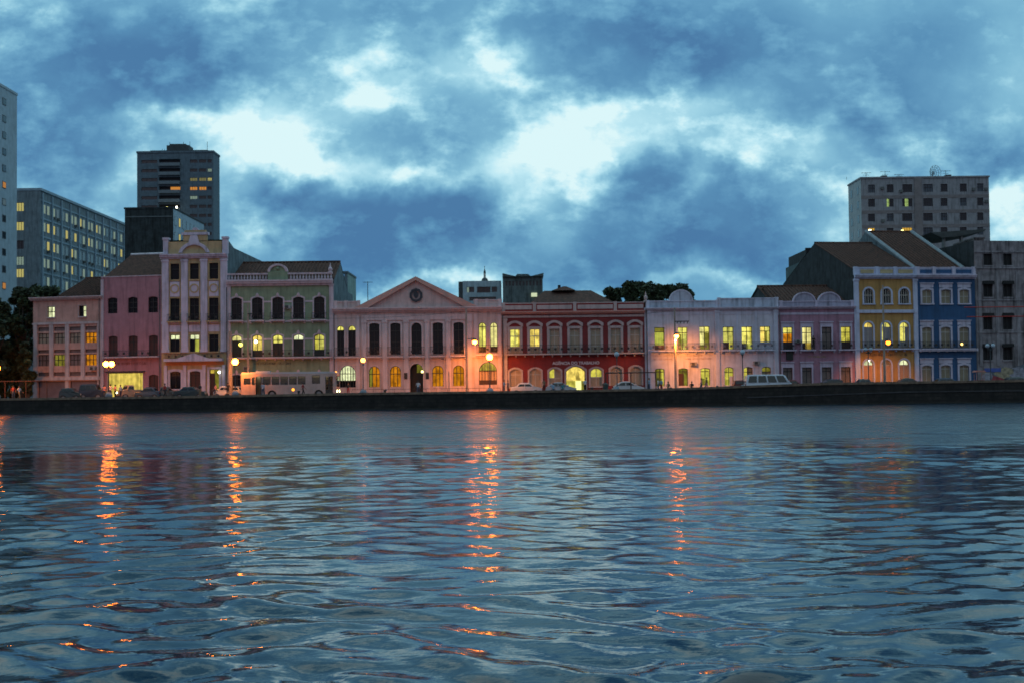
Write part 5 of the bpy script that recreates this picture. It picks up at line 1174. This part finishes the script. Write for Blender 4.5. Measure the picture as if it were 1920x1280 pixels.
def car(label, px0, px1, D, style, col, face=1, lights=False, brake=False, name='parked_car', cat='car', group='cars parked along the quay street', W=1.62, tilt=0):
    x0, x1 = at(px0, D), at(px1, D); L = x1 - x0
    t = thing(name, label, cat, ((x0 + x1) / 2, D, GZ + .01), 0 if face > 0 else math.pi, group)
    sx = lambda f: (f - .5) * L; wr = .30 if style not in ('suv', 'pickup') else .37
    top = [(sx(f), z) for f, z in STY[style]]; belt = .98 if style not in ('suv', 'van', 'pickup') else 1.17
    fw, rw = sx(.80), sx(.19); z0 = .22
    out = top + [(sx(1), .30), (fw + wr + .1, z0)] + arc_cut(fw, wr + .05, z0 + .02) + [(rw + wr + .1, z0)] + arc_cut(rw, wr + .05, z0 + .02) + [(sx(0), .32)]
    cl = []
    for p in out:
        if not cl or (abs(p[0] - cl[-1][0]) + abs(p[1] - cl[-1][1])) > .004: cl.append(p)
    n = len(cl); hw = lambda z: W / 2 - max(0, z - belt) * .26 - max(0, .5 - z) * .1
    ym = [(-1, 1), (-.86, 1.0), (.86, 1.0), (1, 1)]
    vs = []
    for s_, k_ in ym:
        for (x, z) in cl:
            zz = z + (.03 if abs(s_) < .9 and z > .9 else 0); xx = x * (1.012 if abs(s_) < .9 and abs(x) > L * .47 else 1); vs.append((xx, s_ * hw(z), zz))
    fs = [(r * n + i, r * n + (i+1) % n, (r+1) * n + (i+1) % n, (r+1) * n + i) for r in range(3) for i in range(n)] + [tuple(range(n-1, -1, -1)), tuple(range(3*n, 4*n))]
    body = MB().add(vs, fs).build('body', paint(*col), t)
    bv = body.modifiers.new('edge', 'BEVEL'); bv.width = .035; bv.segments = 2; bv.angle_limit = R(25)
    # glass house
    zt_ = max(z for _, z in top); cab = [(x, z) for x, z in top if z > belt]
    xl, xr = min(x for x, _ in cab), max(x for x, _ in cab)
    gz0, gz1 = belt + .02, zt_ - .12
    def xat(z, left):
        c = [(x, zz) for x, zz in top]
        rng_ = range(len(c) - 1) if left else range(len(c) - 2, -1, -1)
        for i in rng_:
            a, b_ = c[i], c[i+1]
            if (a[1] - z) * (b_[1] - z) <= 0 and abs(a[1] - b_[1]) > .01 and max(a[1], b_[1]) > belt - .05: return a[0] + (b_[0] - a[0]) * (z - a[1]) / (b_[1] - a[1])
        return xl if left else xr
    a0, a1, b0, b1 = xat(gz0, True) + .12, xat(gz1, True) + .1, xat(gz0, False) - .12, xat(gz1, False) - .1
    if style == 'pickup': a0 = a1 = sx(.39)
    nd = {'van': 4, 'suv': 3}.get(style, 2)
    for s_ in (-1, 1):
        for k in range(nd):
            f0, f1 = k / nd + .02, (k + 1) / nd - .02
            p = [(a0 + (b0-a0)*f0, gz0), (a0 + (b0-a0)*f1, gz0), (a1 + (b1-a1)*f1, gz1), (a1 + (b1-a1)*f0, gz1)]
            MB().add([(x, s_ * (hw(z) + .006), z) for x, z in p] + [(x, s_ * (hw(z) - .03), z) for x, z in p], [(0, 1, 2, 3), (0, 4, 5, 1), (1, 5, 6, 2), (2, 6, 7, 3), (3, 7, 4, 0)]).build('side_window', CGL, t)
        MB().box(sx(.47), sx(.51), s_ * (hw(.8) + .012) - .01, s_ * (hw(.8) + .012) + .01, belt - .14, belt - .11).build('door_handle', RIMM, t)
        MB().ball((b0 + .08, s_ * (hw(gz0) + .09), gz0 + .06), .08, 8).build('wing_mirror', paint(*col), t)
    for left, nm in ((True, 'rear_window'), (False, 'windscreen')):
        za, zb = gz0 + .02, gz1; xa, xb = xat(za, left), xat(zb, left); s_ = -1 if left else 1; ya, yb = hw(za) - .12, hw(zb) - .12
        MB().add([(xa + s_*.04, -ya, za), (xa + s_*.04, ya, za), (xb + s_*.04, yb, zb), (xb + s_*.04, -yb, zb)], [(0, 1, 2, 3)]).build(nm, CGL, t)
    for xw in (fw, rw):
        for s_ in (-1, 1):
            yy = s_ * (W / 2 - .12)
            w = MB()
            vsn = 16; y_a, y_b = yy - .1, yy + .1
            w.prism([(xw + wr * math.cos(2*math.pi*k/vsn), wr + wr * math.sin(2*math.pi*k/vsn)) for k in range(vsn)], y_a, y_b)
            wh = w.build('wheel', TYRE, t)
            yo = y_a - .006 if s_ < 0 else y_b - .02
            MB().prism([(xw + wr*.62 * math.cos(2*math.pi*k/12), wr + wr*.62 * math.sin(2*math.pi*k/12)) for k in range(12)], yo, yo + .026).build('rim', RIMM, wh)
    hl = emit('headlight_on', (1, .92, .45), 9, 'AUTO') if lights else mat('headlight_glass', (.4, .42, .42), .1, 0); tl = emit('tail_light_on', (1, .02, .01), 5, 'AUTO') if brake else mat('tail_light_glass', (.18, .01, .01), .2, 0)
    zl = .68 if style not in ('suv', 'pickup', 'van') else .82
    for s_ in (-1, 1):
        MB().box(sx(.975), sx(1.0) + .02, s_ * (W/2 - .2) - .15, s_ * (W/2 - .2) + .15 + .02, zl - .08, zl + .1).build('headlight', hl, t)
        MB().box(sx(0) - .02, sx(.02), s_ * (W/2 - .17) - .12, s_ * (W/2 - .17) + .15, zl - .02, zl + .16).build('tail_light', tl, t)
    MB().box(sx(.99), sx(1) + .06, -W/2 + .06, W/2 - .06, .34, .5).build('bumper', mat('dark_bumper', (.03, .03, .03), .6), t); MB().box(sx(0) - .06, sx(.01), -W/2 + .06, W/2 - .06, .34, .5).build('bumper', mat('dark_bumper', (.03, .03, .03), .6), t)
    if tilt: t.rotation_euler.z += R(tilt)
    return t
DT = ('dark_teal_paint', (.015, .04, .05)); DB = ('dark_blue_paint', (.012, .022, .045)); WH = ('white_car_paint', (.55, .54, .56)); SI = ('silver_car_paint', (.36, .38, .42)); GR = ('grey_green_paint', (.07, .09, .09)); MR = ('dark_red_car_paint', (.12, .012, .014)); TB = ('slate_blue_paint', (.03, .06, .10))
car('dark teal hatchback before the grey roller doors of the salmon building', 115, 155, 151.3, 'hatch', DT)
car('tall dark blue van-like wagon parked behind the pink shirted person', 151, 197, 151.6, 'suv', DB)
car('small pickup with glowing headlights in front of the lit shop opening', 222, 262, 151.2, 'pickup', ('tan_truck_paint', (.20, .18, .15)), face=-1, lights=True, tilt=38)
car('low dark blue sedan parked before the maroon door of the pink house', 256, 302, 151.4, 'sedan', TB, face=-1)
car('dark hatchback parked at the corner of the pink and baroque houses', 301, 327, 151.8, 'hatch', GR)
car('slate blue sedan before the first windows of the baroque house', 329, 387, 151.3, 'sedan', DT)
car('pale hatchback before the lit doorway of the baroque house', 403, 434, 152.0, 'hatch', WH, face=-1)
car('pale sedan with red tail lights nosing behind the bus', 425, 458, 152.6, 'sedan', SI, face=-1, brake=True)
car('white sedan before the first two arched doors of the red house', 957, 1016, 151.2, 'sedan', WH)
car('silver white rounded car beside the lit red house entrance', 1022, 1080, 151.0, 'round', SI)
car('white rounded car behind the unlit globe lamp of the red house', 1148, 1207, 151.2, 'round', WH)
car('dark red car half hidden behind the white van', 1374, 1406, 152.3, 'hatch', MR)
car('maroon car showing its bonnet beyond the front of the white van', 1466, 1506, 153.4, 'sedan', MR)
car('dark sedan in front of the mauve house doors', 1528, 1580, 151.3, 'hatch', DB, face=-1)
car('black sedan before the first arch of the yellow house', 1598, 1645, 151.4, 'sedan', GR)
car('dark teal curved sedan before the last arch of the yellow house', 1676, 1735, 151.3, 'round', DT)
car('blue grey sedan in front of the blue house', 1742, 1806, 151.3, 'sedan', TB)
car('dark car with red tail lights before the graffiti wall', 1884, 1936, 151.5, 'hatch', GR, brake=True)
car('long white passenger van parked before the lilac house', 1396, 1482, 151.0, 'van', ('bluish_white_van_paint', (.50, .56, .64)), name='passenger_van', cat='van', group=None, W=1.9)

# city bus
def bus():
    D = 150.6; x0, x1 = at(456, D), at(634, D); L = x1 - x0; H = 3.05; W = 2.5
    t = thing('city_bus', 'long pale city bus with open rear door, stopped before the green house', 'bus', (x0, D, GZ + .01))
    px = lambda p: at(p, D) - x0
    wr = .47; w1, w2 = px(513.5), px(600.5)
    ops = [(px(461), px(474), 1.62, 2.35), (px(476), px(482), 1.55, 2.45)] + [(px(497 + k * 16.2), px(497 + (k + 1) * 16.2 - 2), 1.55, 2.5) for k in range(5)] + [(px(588), px(603), 1.62, 2.6)]
    dop = [(px(484), px(494), .38, 2.5), (px(613), px(627), .38, 2.45)]
    P = MB(); xs = sorted({0, L} | {a for o in ops + dop for a in o[:2]} | {w1 - wr - .1, w1 + wr + .1, w2 - wr - .1, w2 + wr + .1}); zs = sorted({.3, 2.82} | {a for o in ops + dop for a in o[2:]} | {.98})
    for i in range(len(xs) - 1):
        for j in range(len(zs) - 1):
            cx, cz = (xs[i] + xs[i+1]) / 2, (zs[j] + zs[j+1]) / 2
            if any(o[0] < cx < o[1] and o[2] < cz < o[3] for o in ops + dop): continue
            if cz < .98 and any(abs(cx - w) < wr + .09 for w in (w1, w2)): continue
            P.box(xs[i], xs[i+1], -W/2, -W/2 + .06, zs[j], zs[j+1])
    for w in (w1, w2):    # arched wheel openings
        a = [(w - (wr + .1) * math.cos(math.pi * k / 12), .3 + .62 * math.sin(math.pi * k / 12)) for k in range(13)]
        P.ring(a, [(p[0], .98) for p in a], -W/2, -W/2 + .06)
    P.box(0, L, W/2 - .06, W/2, .3, 2.82).box(.0, .08, -W/2 + .06, W/2 - .06, .3, 2.82).box(L - .08, L, -W/2 + .06, W/2 - .06, .3, 1.2).box(L - .08, L, -W/2 + .06, W/2 - .06, 2.5, 2.82).box(.08, L - .08, -W/2 + .06, W/2 - .06, .3, .36)
    BP = mat('cream_bus_paint', (.46, .33, .30), .45, .12, .1)
    P.build('body', BP, t)
    MB().prism([(0, 2.821), (0, 2.9), (.2, 3.02), (L - .25, 3.02), (L - .03, 2.9), (L, 2.821)], -W/2, W/2).build('roof', mat('pale_bus_roof', (.42, .44, .48), .5, .12), t)
    MB().box(1.6, 3.2, -.6, .6, 3.02, 3.16).build('roof_hatch', mat('pale_bus_roof', (.42, .44, .48)), t)
    for (a, b_, c, d) in ops:
        f = MB().box(a, a + .05, -W/2 + .015, -W/2 + .05, c, d).box(b_ - .05, b_, -W/2 + .015, -W/2 + .05, c, d).box(a + .05, b_ - .05, -W/2 + .015, -W/2 + .05, d - .04, d).box(a + .05, b_ - .05, -W/2 + .015, -W/2 + .05, d - .36, d - .31).build('window', mat('dark_bus_frame', (.03, .03, .03), .5, 0), t)
        g = bpy.data.materials.get('bus_glass')
        if not g:
            g = bpy.data.materials.new('bus_glass'); g.use_nodes = True; q = g.node_tree.nodes['Principled BSDF']; q.inputs['Base Color'].default_value = (.02, .025, .03, 1); q.inputs['Alpha'].default_value = .72; q.inputs['Roughness'].default_value = .05
        MB().add([(a, -W/2 + .04, c), (b_, -W/2 + .04, c), (b_, -W/2 + .04, d), (a, -W/2 + .04, d)], [(0, 1, 2, 3)]).build('pane', g, f)
    for k, (a, b_, c, d) in enumerate(dop):
        dr = MB(); m_ = (a + b_) / 2
        if k == 0: dr.box(a, a + .05, -W/2 - .25, -W/2 + .3, c, d).box(b_ - .05, b_, -W/2 - .25, -W/2 + .3, c, d)
        else:
            for (u, v) in ((a, m_ - .01), (m_ + .01, b_)): dr.box(u, u + .06, -W/2 + .01, -W/2 + .05, c, d).box(v - .06, v, -W/2 + .01, -W/2 + .05, c, d).box(u + .06, v - .06, -W/2 + .01, -W/2 + .05, c, c + .5).box(u + .06, v - .06, -W/2 + .01, -W/2 + .05, c + 1.0, c + 1.08)
        dr.build('door', mat('dark_bus_frame', (.03, .03, .03)), t)
    # inside: seats along the far side and a strip of ceiling lights
    for k in range(9):
        if abs(k - 1) < .5: continue
        MB().box(.5 + k * 1.1, .58 + k * 1.1, .1, 1.1, .9, 1.75).box(.58 + k * 1.1, 1.0 + k * 1.1, .1, 1.1, 1.0, 1.1).build('seat', mat('bus_seat', (.05, .07, .10)), t)
    MB().box(.6, L - 1.4, .9, 1.08, 2.62, 2.68).build('ceiling_light', emit('bus_light', (.85, .9, .5), 3.0, 'AUTO'), t)
    for w in (w1, w2):
        for s_ in (-1, 1):
            yy = s_ * (W/2 - .22); k = 20
            wh = MB().prism([(w + wr * math.cos(2*math.pi*i/k), wr + wr * math.sin(2*math.pi*i/k)) for i in range(k)], yy - .14, yy + .14).build('wheel', TYRE, t)
            yo = yy - .15 if s_ < 0 else yy + .12
            MB().prism([(w + wr*.55 * math.cos(2*math.pi*i/k), wr + wr*.55 * math.sin(2*math.pi*i/k)) for i in range(k)], yo, yo + .03).build('rim', RIMM, wh)
    MB().box(L - .02, L + .02, -W/2 + .3, W/2 - .3, 1.25, 2.45).build('windscreen', CGL, t)
    for s_ in (-1, 1):
        MB().lathe([(.16, 0), (.14, .06)], (0, 0, 0), 12).build('headlight', emit('headlight_on', (1, .92, .45), 9, 'AUTO'), t).matrix_local = Matrix.Translation((L, s_ * .95, .72)) @ Matrix.Rotation(R(90), 4, 'Y')
        MB().box(-.03, .0, s_ * 1.0 - .12, s_ * 1.0 + .12, .8, 1.1).build('tail_light', mat('tail_light_glass', (.18, .01, .01)), t)
    MB().ball((px(470), -W/2 + .1, 2.93), .10, 8).build('marker_light', emit('orange_marker', (1, .25, .02), 7, 'AUTO'), t); MB().ball((L - .1, -W/2 + .1, 2.93), .10, 8).build('marker_light', emit('orange_marker', (1, .25, .02), 7, 'AUTO'), t)
    MB().box(L - .06, L + .06, -W/2 + .02, W/2 - .02, .32, .6).build('bumper', mat('dark_bumper', (.03, .03, .03)), t)
    MB().prism([(px(553) + .17 * math.cos(a * math.pi / 6), .95 + .17 * math.sin(a * math.pi / 6)) for a in range(12)], -W/2 - .02, -W/2 - .001).build('side_reflector', emit('amber_reflector', (1, .35, .04), 2.5), t)
    MB().tube((L + .1, -W/2 - .1, 1.9), (L - .2, -W/2 - .02, 2.4), .02, n=5).box(L + .02, L + .2, -W/2 - .2, -W/2 - .05, 1.6, 1.95).build('wing_mirror', IRON, t)
bus()

# ---------------------------------------------------------------- people
SKIN = mat('brown_skin', (.20, .11, .075), .6, .05); HAIR = mat('black_hair', (.012, .01, .01), .6, 0); SHOE = mat('dark_shoe', (.02, .018, .016), .6, 0)
def person(label, x, y, z, shirt, trousers, pose='stand', face=0, h=1.7, seed=0, group='people on the promenade'):
    rng = random.Random(seed); k = h / 1.7
    J = {'pel': (0, 0, .95), 'wst': (0, 0, 1.08), 'chs': (0, 0, 1.28), 'nk': (0, 0, 1.42), 'nk2': (0, .01, 1.49), 'hd': (0, -.01, 1.575), 'tp': (0, 0, 1.65)}
    for s_, n in ((-1, 'L'), (1, 'R')):
        J.update({'hp'+n: (s_*.09, 0, .90), 'kn'+n: (s_*.10, -.01, .50), 'an'+n: (s_*.10, .02, .09), 'to'+n: (s_*.12, -.15, .035),
                  'sh'+n: (s_*.18, 0, 1.38), 'el'+n: (s_*.24, .02, 1.12), 'wr'+n: (s_*.26, -.06, .90), 'pm'+n: (s_*.265, -.08, .84)})
    def mv(key, dx=0, dy=0, dz=0): a = J[key]; J[key] = (a[0] + dx, a[1] + dy, a[2] + dz)
    if pose == 'walk':
        mv('knL', 0, -.16, .02); mv('anL', 0, -.24, .0); mv('toL', 0, -.26, .03); mv('knR', 0, .05, 0); mv('anR', 0, .28, .05); mv('toR', 0, .26, .01)
        for n, s_ in (('L', .2), ('R', -.22)): mv('el'+n, 0, s_ * .5, 0); mv('wr'+n, 0, s_ * 1.1, .03); mv('pm'+n, 0, s_ * 1.25, .04)
    if pose == 'talk':
        mv('wrR', -.1, -.2, .32); mv('pmR', -.13, -.25, .38); mv('elR', .02, -.05, .02); mv('anL', -.04, 0, 0); mv('toL', -.06, 0, 0)
    if pose == 'fold':
        for n, s_ in (('L', 1), ('R', -1)): mv('el'+n, 0, -.05, .02); mv('wr'+n, s_*.22, -.14, .26); mv('pm'+n, s_*.3, -.14, .30)
    if pose == 'sit':
        for key in J:
            if key[:2] not in ('kn', 'an', 'to'): mv(key, 0, 0, -.42)
        for n in 'LR':
            J['kn'+n] = (J['kn'+n][0], -.42, .52); J['an'+n] = (J['an'+n][0], -.42, .10); J['to'+n] = (J['to'+n][0], -.57, .04)
            mv('wr'+n, -.06 if n == 'R' else .06, -.2, .12); mv('pm'+n, -.06 if n == 'R' else .06, -.27, .12); mv('chs', 0, -.03, 0)
    E = [('pel','wst','s'),('wst','chs','s'),('chs','nk','s'),('nk','nk2','k'),('nk2','hd','k'),('hd','tp','k')]
    rad = {'pel': (.135,.10), 'wst': (.12,.09), 'chs': (.145,.105), 'nk': (.06,.06), 'nk2': (.052,.055), 'hd': (.078,.095), 'tp': (.055,.065)}
    for n, s_ in (('L', -1), ('R', 1)):
        E += [('pel','hp'+n,'t'),('hp'+n,'kn'+n,'t'),('kn'+n,'an'+n,'t'),('an'+n,'to'+n,'f'),('chs','sh'+n,'s'),('sh'+n,'el'+n,'s'),('el'+n,'wr'+n,'k'),('wr'+n,'pm'+n,'k')]
        rad.update({'hp'+n: (.095,.095), 'kn'+n: (.065,.065), 'an'+n: (.045,.045), 'to'+n: (.04,.03), 'sh'+n: (.06,.055), 'el'+n: (.042,.042), 'wr'+n: (.028,.024), 'pm'+n: (.038,.02)})
        w, p = Vector(J['wr'+n]), Vector(J['pm'+n]); d = (p - w).normalized(); side = Vector((0, 1, 0)) if abs(d.y) < .8 else Vector((1, 0, 0)); inn = Vector((-s_, 0, 0))
        for q in range(4):
            a = p + side * (-.03 + .02 * q) + d * .02; b_ = a + d * (.045 - .006 * abs(q - 1.3)) + inn * .006; c = b_ + d * .03 + inn * .016
            J['f%d%s' % (q, n)] = tuple(a); J['g%d%s' % (q, n)] = tuple(b_); J['e%d%s' % (q, n)] = tuple(c)
            E += [('pm'+n, 'f%d%s' % (q, n), 'k'), ('f%d%s' % (q, n), 'g%d%s' % (q, n), 'k'), ('g%d%s' % (q, n), 'e%d%s' % (q, n), 'k')]
            for z_ in 'fge': rad['%s%d%s' % (z_, q, n)] = (.009, .009)
        a = w.lerp(p, .5) - side * .035; J['u'+n] = tuple(a); J['v'+n] = tuple(a - side * .015 + d * .035 + inn * .012); E += [('pm'+n, 'u'+n, 'k'), ('u'+n, 'v'+n, 'k')]; rad['u'+n] = rad['v'+n] = (.01, .01)
    keys = list(J); ix = {a: i for i, a in enumerate(keys)}
    me = bpy.data.meshes.new('person'); me.from_pydata([tuple(c * k for c in J[a]) for a in keys], [(ix[a], ix[b_]) for a, b_, _ in E], [])
    o = bpy.data.objects.new('person', me); COL.objects.link(o); o.modifiers.new('skin', 'SKIN')
    for i, a in enumerate(keys): v = me.skin_vertices[0].data[i]; v.radius = (rad[a][0] * k, rad[a][1] * k); v.use_root = (a == 'pel')
    sb = o.modifiers.new('s', 'SUBSURF'); sb.levels = sb.render_levels = 1
    m2 = bpy.data.meshes.new_from_object(o.evaluated_get(bpy.context.evaluated_depsgraph_get())); bpy.data.objects.remove(o); m2.name = 'person'
    tags = {'s': 0, 't': 1, 'k': 2, 'f': 3}; m2.materials.clear()
    for q in (shirt, trousers, SKIN, SHOE): m2.materials.append(q)
    segs = [(np.array(J[a]) * k, np.array(J[b_]) * k, tags[c]) for a, b_, c in E]
    cs = np.array([p.center[:] for p in m2.polygons]); best = np.full(len(cs), 9.); lab = np.zeros(len(cs), int)
    for a, b_, c in segs:
        ab = b_ - a; tt = np.clip(((cs - a) @ ab) / max(ab @ ab, 1e-9), 0, 1); d = np.linalg.norm(cs - (a + tt[:, None] * ab), axis=1); mk_ = d < best; best[mk_] = d[mk_]; lab[mk_] = c
    if pose != 'sit': lab[(cs[:, 2] < .97 * k) & (lab == 0) & (np.abs(cs[:, 0]) < .17)] = 1
    m2.polygons.foreach_set('material_index', lab.astype(np.int32)); m2.polygons.foreach_set('use_smooth', [True] * len(m2.polygons))
    o = bpy.data.objects.new('person', m2); COL.objects.link(o); o.location = (x, y, z); o.rotation_euler = (0, 0, face)
    o['label'] = label; o['category'] = 'person'; o['group'] = group
    hd = Vector(J['hd']) * k
    MB().lathe([(.088*k, -.02*k), (.097*k, .03*k), (.085*k, .085*k), (.05*k, .115*k), (.01, .122*k)], (hd.x, hd.y + .015*k, hd.z), 12).build('hair', HAIR, o, smooth=True)
    fc = MB(); fy = hd.y - .088 * k      # brow, nose, mouth and ears
    fc.add([(hd.x - .014*k, fy, hd.z - .03*k), (hd.x + .014*k, fy, hd.z - .03*k), (hd.x, fy - .028*k, hd.z - .025*k), (hd.x, fy + .004, hd.z + .02*k)], [(0, 1, 2), (0, 2, 3), (1, 3, 2), (0, 3, 1)])
    for s_ in (-1, 1): fc.ball((hd.x + s_ * .082 * k, hd.y, hd.z), .022 * k, 6)
    fc.build('nose_and_ears_trim', SKIN, o)
    ey = MB()
    for s_ in (-1, 1): ey.ball((hd.x + s_ * .032 * k, fy + .006, hd.z + .015 * k), .012 * k, 6)
    ey.box(hd.x - .025*k, hd.x + .025*k, fy + .0, fy + .012, hd.z - .052*k, hd.z - .045*k)
    ey.build('eye_and_mouth_pattern', HAIR, o)
    return o
def cl(n, c): return mat('cloth_' + n, c, .85, .1)
PINK, WHT, LBL, DRK, RED_, NVY, DNM, BLKT, KHK = cl('pink', (.50, .24, .24)), cl('white', (.55, .55, .60)), cl('light_blue', (.20, .34, .48)), cl('dark', (.02, .022, .025)), cl('red', (.25, .03, .03)), cl('navy', (.02, .03, .07)), cl('denim', (.04, .07, .12)), cl('black', (.012, .012, .014)), cl('khaki', (.16, .13, .08))
PZ = GZ + .14
ppl = [
 (195, 148.2, PINK, NVY, 'stand', .3, 'person in a pink shirt standing just under the twin globe lamp'),
 (207, 149.0, WHT, DNM, 'talk', 1.2, 'person in a white shirt waving in front of the lit shop opening'),
 (216, 149.3, PINK, BLKT, 'fold', -.8, 'person in a pale pink shirt with folded arms before the lit opening'),
 (226, 148.5, LBL, NVY, 'stand', 2.6, 'person in a light blue shirt beside the pickup headlights'),
 (309, 149.6, RED_, BLKT, 'walk', 1.5, 'person in a dark red top at the edge of the pink house'),
 (375, 148.4, DRK, KHK, 'stand', -.6, 'person in dark clothes before the lit doorway of the baroque house'),
 (404, 149.2, PINK, DNM, 'walk', -1.5, 'person in pink walking past the pale hatchback'),
 (427.5, 148.6, DRK, BLKT, 'stand', .2, 'person in black beside the short orange lit pole'),
 (493, 148.3, LBL, DNM, 'walk', 3.0, 'person in a pale blue shirt boarding the bus at its open door'),
 (568, 148.4, RED_, BLKT, 'walk', 1.5, 'person in a dark red top walking past the middle of the bus'),
 (653, 148.6, DRK, RED_, 'stand', .5, 'person in black with dark red trousers beyond the bus front'),
 (784, 149.5, WHT, DNM, 'walk', 3.1, 'person in a white shirt entering the dark arched doorway'),
 (945, 148.3, LBL, DNM, 'talk', 1.3, 'person in a light blue shirt talking at the corner of the red house'),
 (952.5, 148.6, NVY, BLKT, 'stand', -1.4, 'taller person in navy listening at the corner of the red house'),
 (1020, 149.4, KHK, BLKT, 'stand', .1, 'person in khaki between the two pale parked cars'),
 (1037, 148.1, LBL, DNM, 'sit', .1, 'person in light blue sitting before the silver white car'),
 (1055, 148.1, cl('teal', (.03, .16, .20)), NVY, 'sit', -.2, 'person in teal sitting before the silver white car bonnet'),
 (1097, 149.4, WHT, BLKT, 'stand', .4, 'person in white with black trousers at the edge of the lit entrance'),
 (1217, 148.2, LBL, NVY, 'talk', -1.2, 'person in light blue with one hand raised by the end of the metal frame'),
 (1234, 148.2, WHT, DNM, 'fold', 1.2, 'person in white with folded arms facing the group by the metal frame'),
 (1240, 148.9, LBL, RED_, 'stand', 2.2, 'person in blue with dark red trousers beside the group by the frame'),
 (1253, 148.2, KHK, BLKT, 'sit', .5, 'person in khaki sitting low beside the concrete lamp pole'),
 (1297, 148.0, BLKT, BLKT, 'sit', .2, 'person all in black sitting alone before the orange lit wall'),
 (1315, 148.4, PINK, DNM, 'walk', -1.5, 'person in pink walking past the last lit ground floor window'),
 (1325, 149.0, DRK, PINK, 'walk', -1.4, 'person in a dark top walking behind the one in pink'),
 (25, 149.0, RED_, DNM, 'stand', .4, 'person in red among the dark trees'),
 (36, 149.4, WHT, KHK, 'walk', 1.3, 'person in a white top walking under the dark trees'),
]
for i, (px, D, sh, tr, po, fc_, lb) in enumerate(ppl):
    z = PZ + (.44 if po == 'sit' else 0)
    if po == 'sit':
        s = thing('stone_bench', 'low stone block seat under the %s' % lb.split(' sitting')[0], 'bench', (at(px, D), D + .12, PZ), fc_, 'stone seats on the promenade')
        MB().box(-.32, .32, -.22, .28, .30, .44).build('seat', mat('seat_stone', (.16, .15, .14), .85, .2), s); MB().box(-.24, .24, -.14, .2, 0, .30).build('base', mat('seat_stone', (.16, .15, .14)), s)
        z = PZ
    person(lb, at(px, D), D, z, sh, tr, po, fc_, 1.62 + .14 * ((i * 37) % 10) / 10, i)
# two office workers on the upper floors
person('dark silhouetted person standing in a lit upper door of the mauve house', at(1517, 162.1), CH[7][1] + .25 + (at(1517, 162) - CH[7][0]) * math.tan(R(4)) - .45, GZ + zat(655, 161.5, 1513), BLKT, BLKT, 'fold', .4, 1.65, 77, 'people at the upper windows')

# litter bin, red stall, kiosk barrier
b_ = thing('litter_bin', 'dark green litter bin between the red house windows and the white rounded car', 'bin', (at(1135, 149), 149, PZ))
MB().lathe([(.26, 0), (.30, .1), (.33, .95)], (0, 0, 0), 12).build('body', mat('green_bin', (.02, .045, .045), .5, .1), b_); MB().lathe([(.36, .95), (.35, 1.05), (.2, 1.16), (.02, 1.2)], (0, 0, 0), 12).build('lid', mat('green_bin', (.02, .045, .045)), b_)
k = thing('red_stall', 'small red and pink street stall at the foot of the grey building', 'stall', (at(1836, 153), 153, GZ + .1))
MB().box(-.5, .5, -.4, .4, 0, 1.05).build('counter', mat('red_stall_paint', (.28, .03, .025), .6, .2), k); MB().box(-.4, .4, -.42, -.405, .15, .5).build('panel', mat('ochre_panel', (.42, .33, .18)), k)
for s_ in (-1, 1):
    for q in (-1, 1): MB().tube((s_ * .46, q * .36, 1.05), (s_ * .46, q * .36, 2.0), .03, n=6).build('post', mat('pink_post', (.5, .25, .22)), k)
MB().prism([(-.65, 2.0), (.65, 2.0), (.5, 2.2), (-.5, 2.2)], -.55, .55).build('canopy', mat('pink_canopy', (.45, .2, .17), .7, .15), k)
for i, (px, D) in enumerate(((560, 148.6), (722, 148.2), (1110, 148.3), (1345, 148.4), (1500, 148.3))):
    s = thing('mooring_bollard', ['squat iron bollard on the quay before the bus', 'squat iron bollard before the first orange arch', 'squat iron bollard before the red house entrance', 'squat iron bollard between the orange wall and the dark red car', 'squat iron bollard before the mauve house'][i], 'bollard', (at(px, 146.2), 146.2, PZ), 0, 'iron bollards on the quay')
    MB().lathe([(.16, 0), (.12, .1), (.11, .5), (.19, .58), (.17, .68), (.03, .72)], (0, 0, 0), 12).build('post', IRON, s)
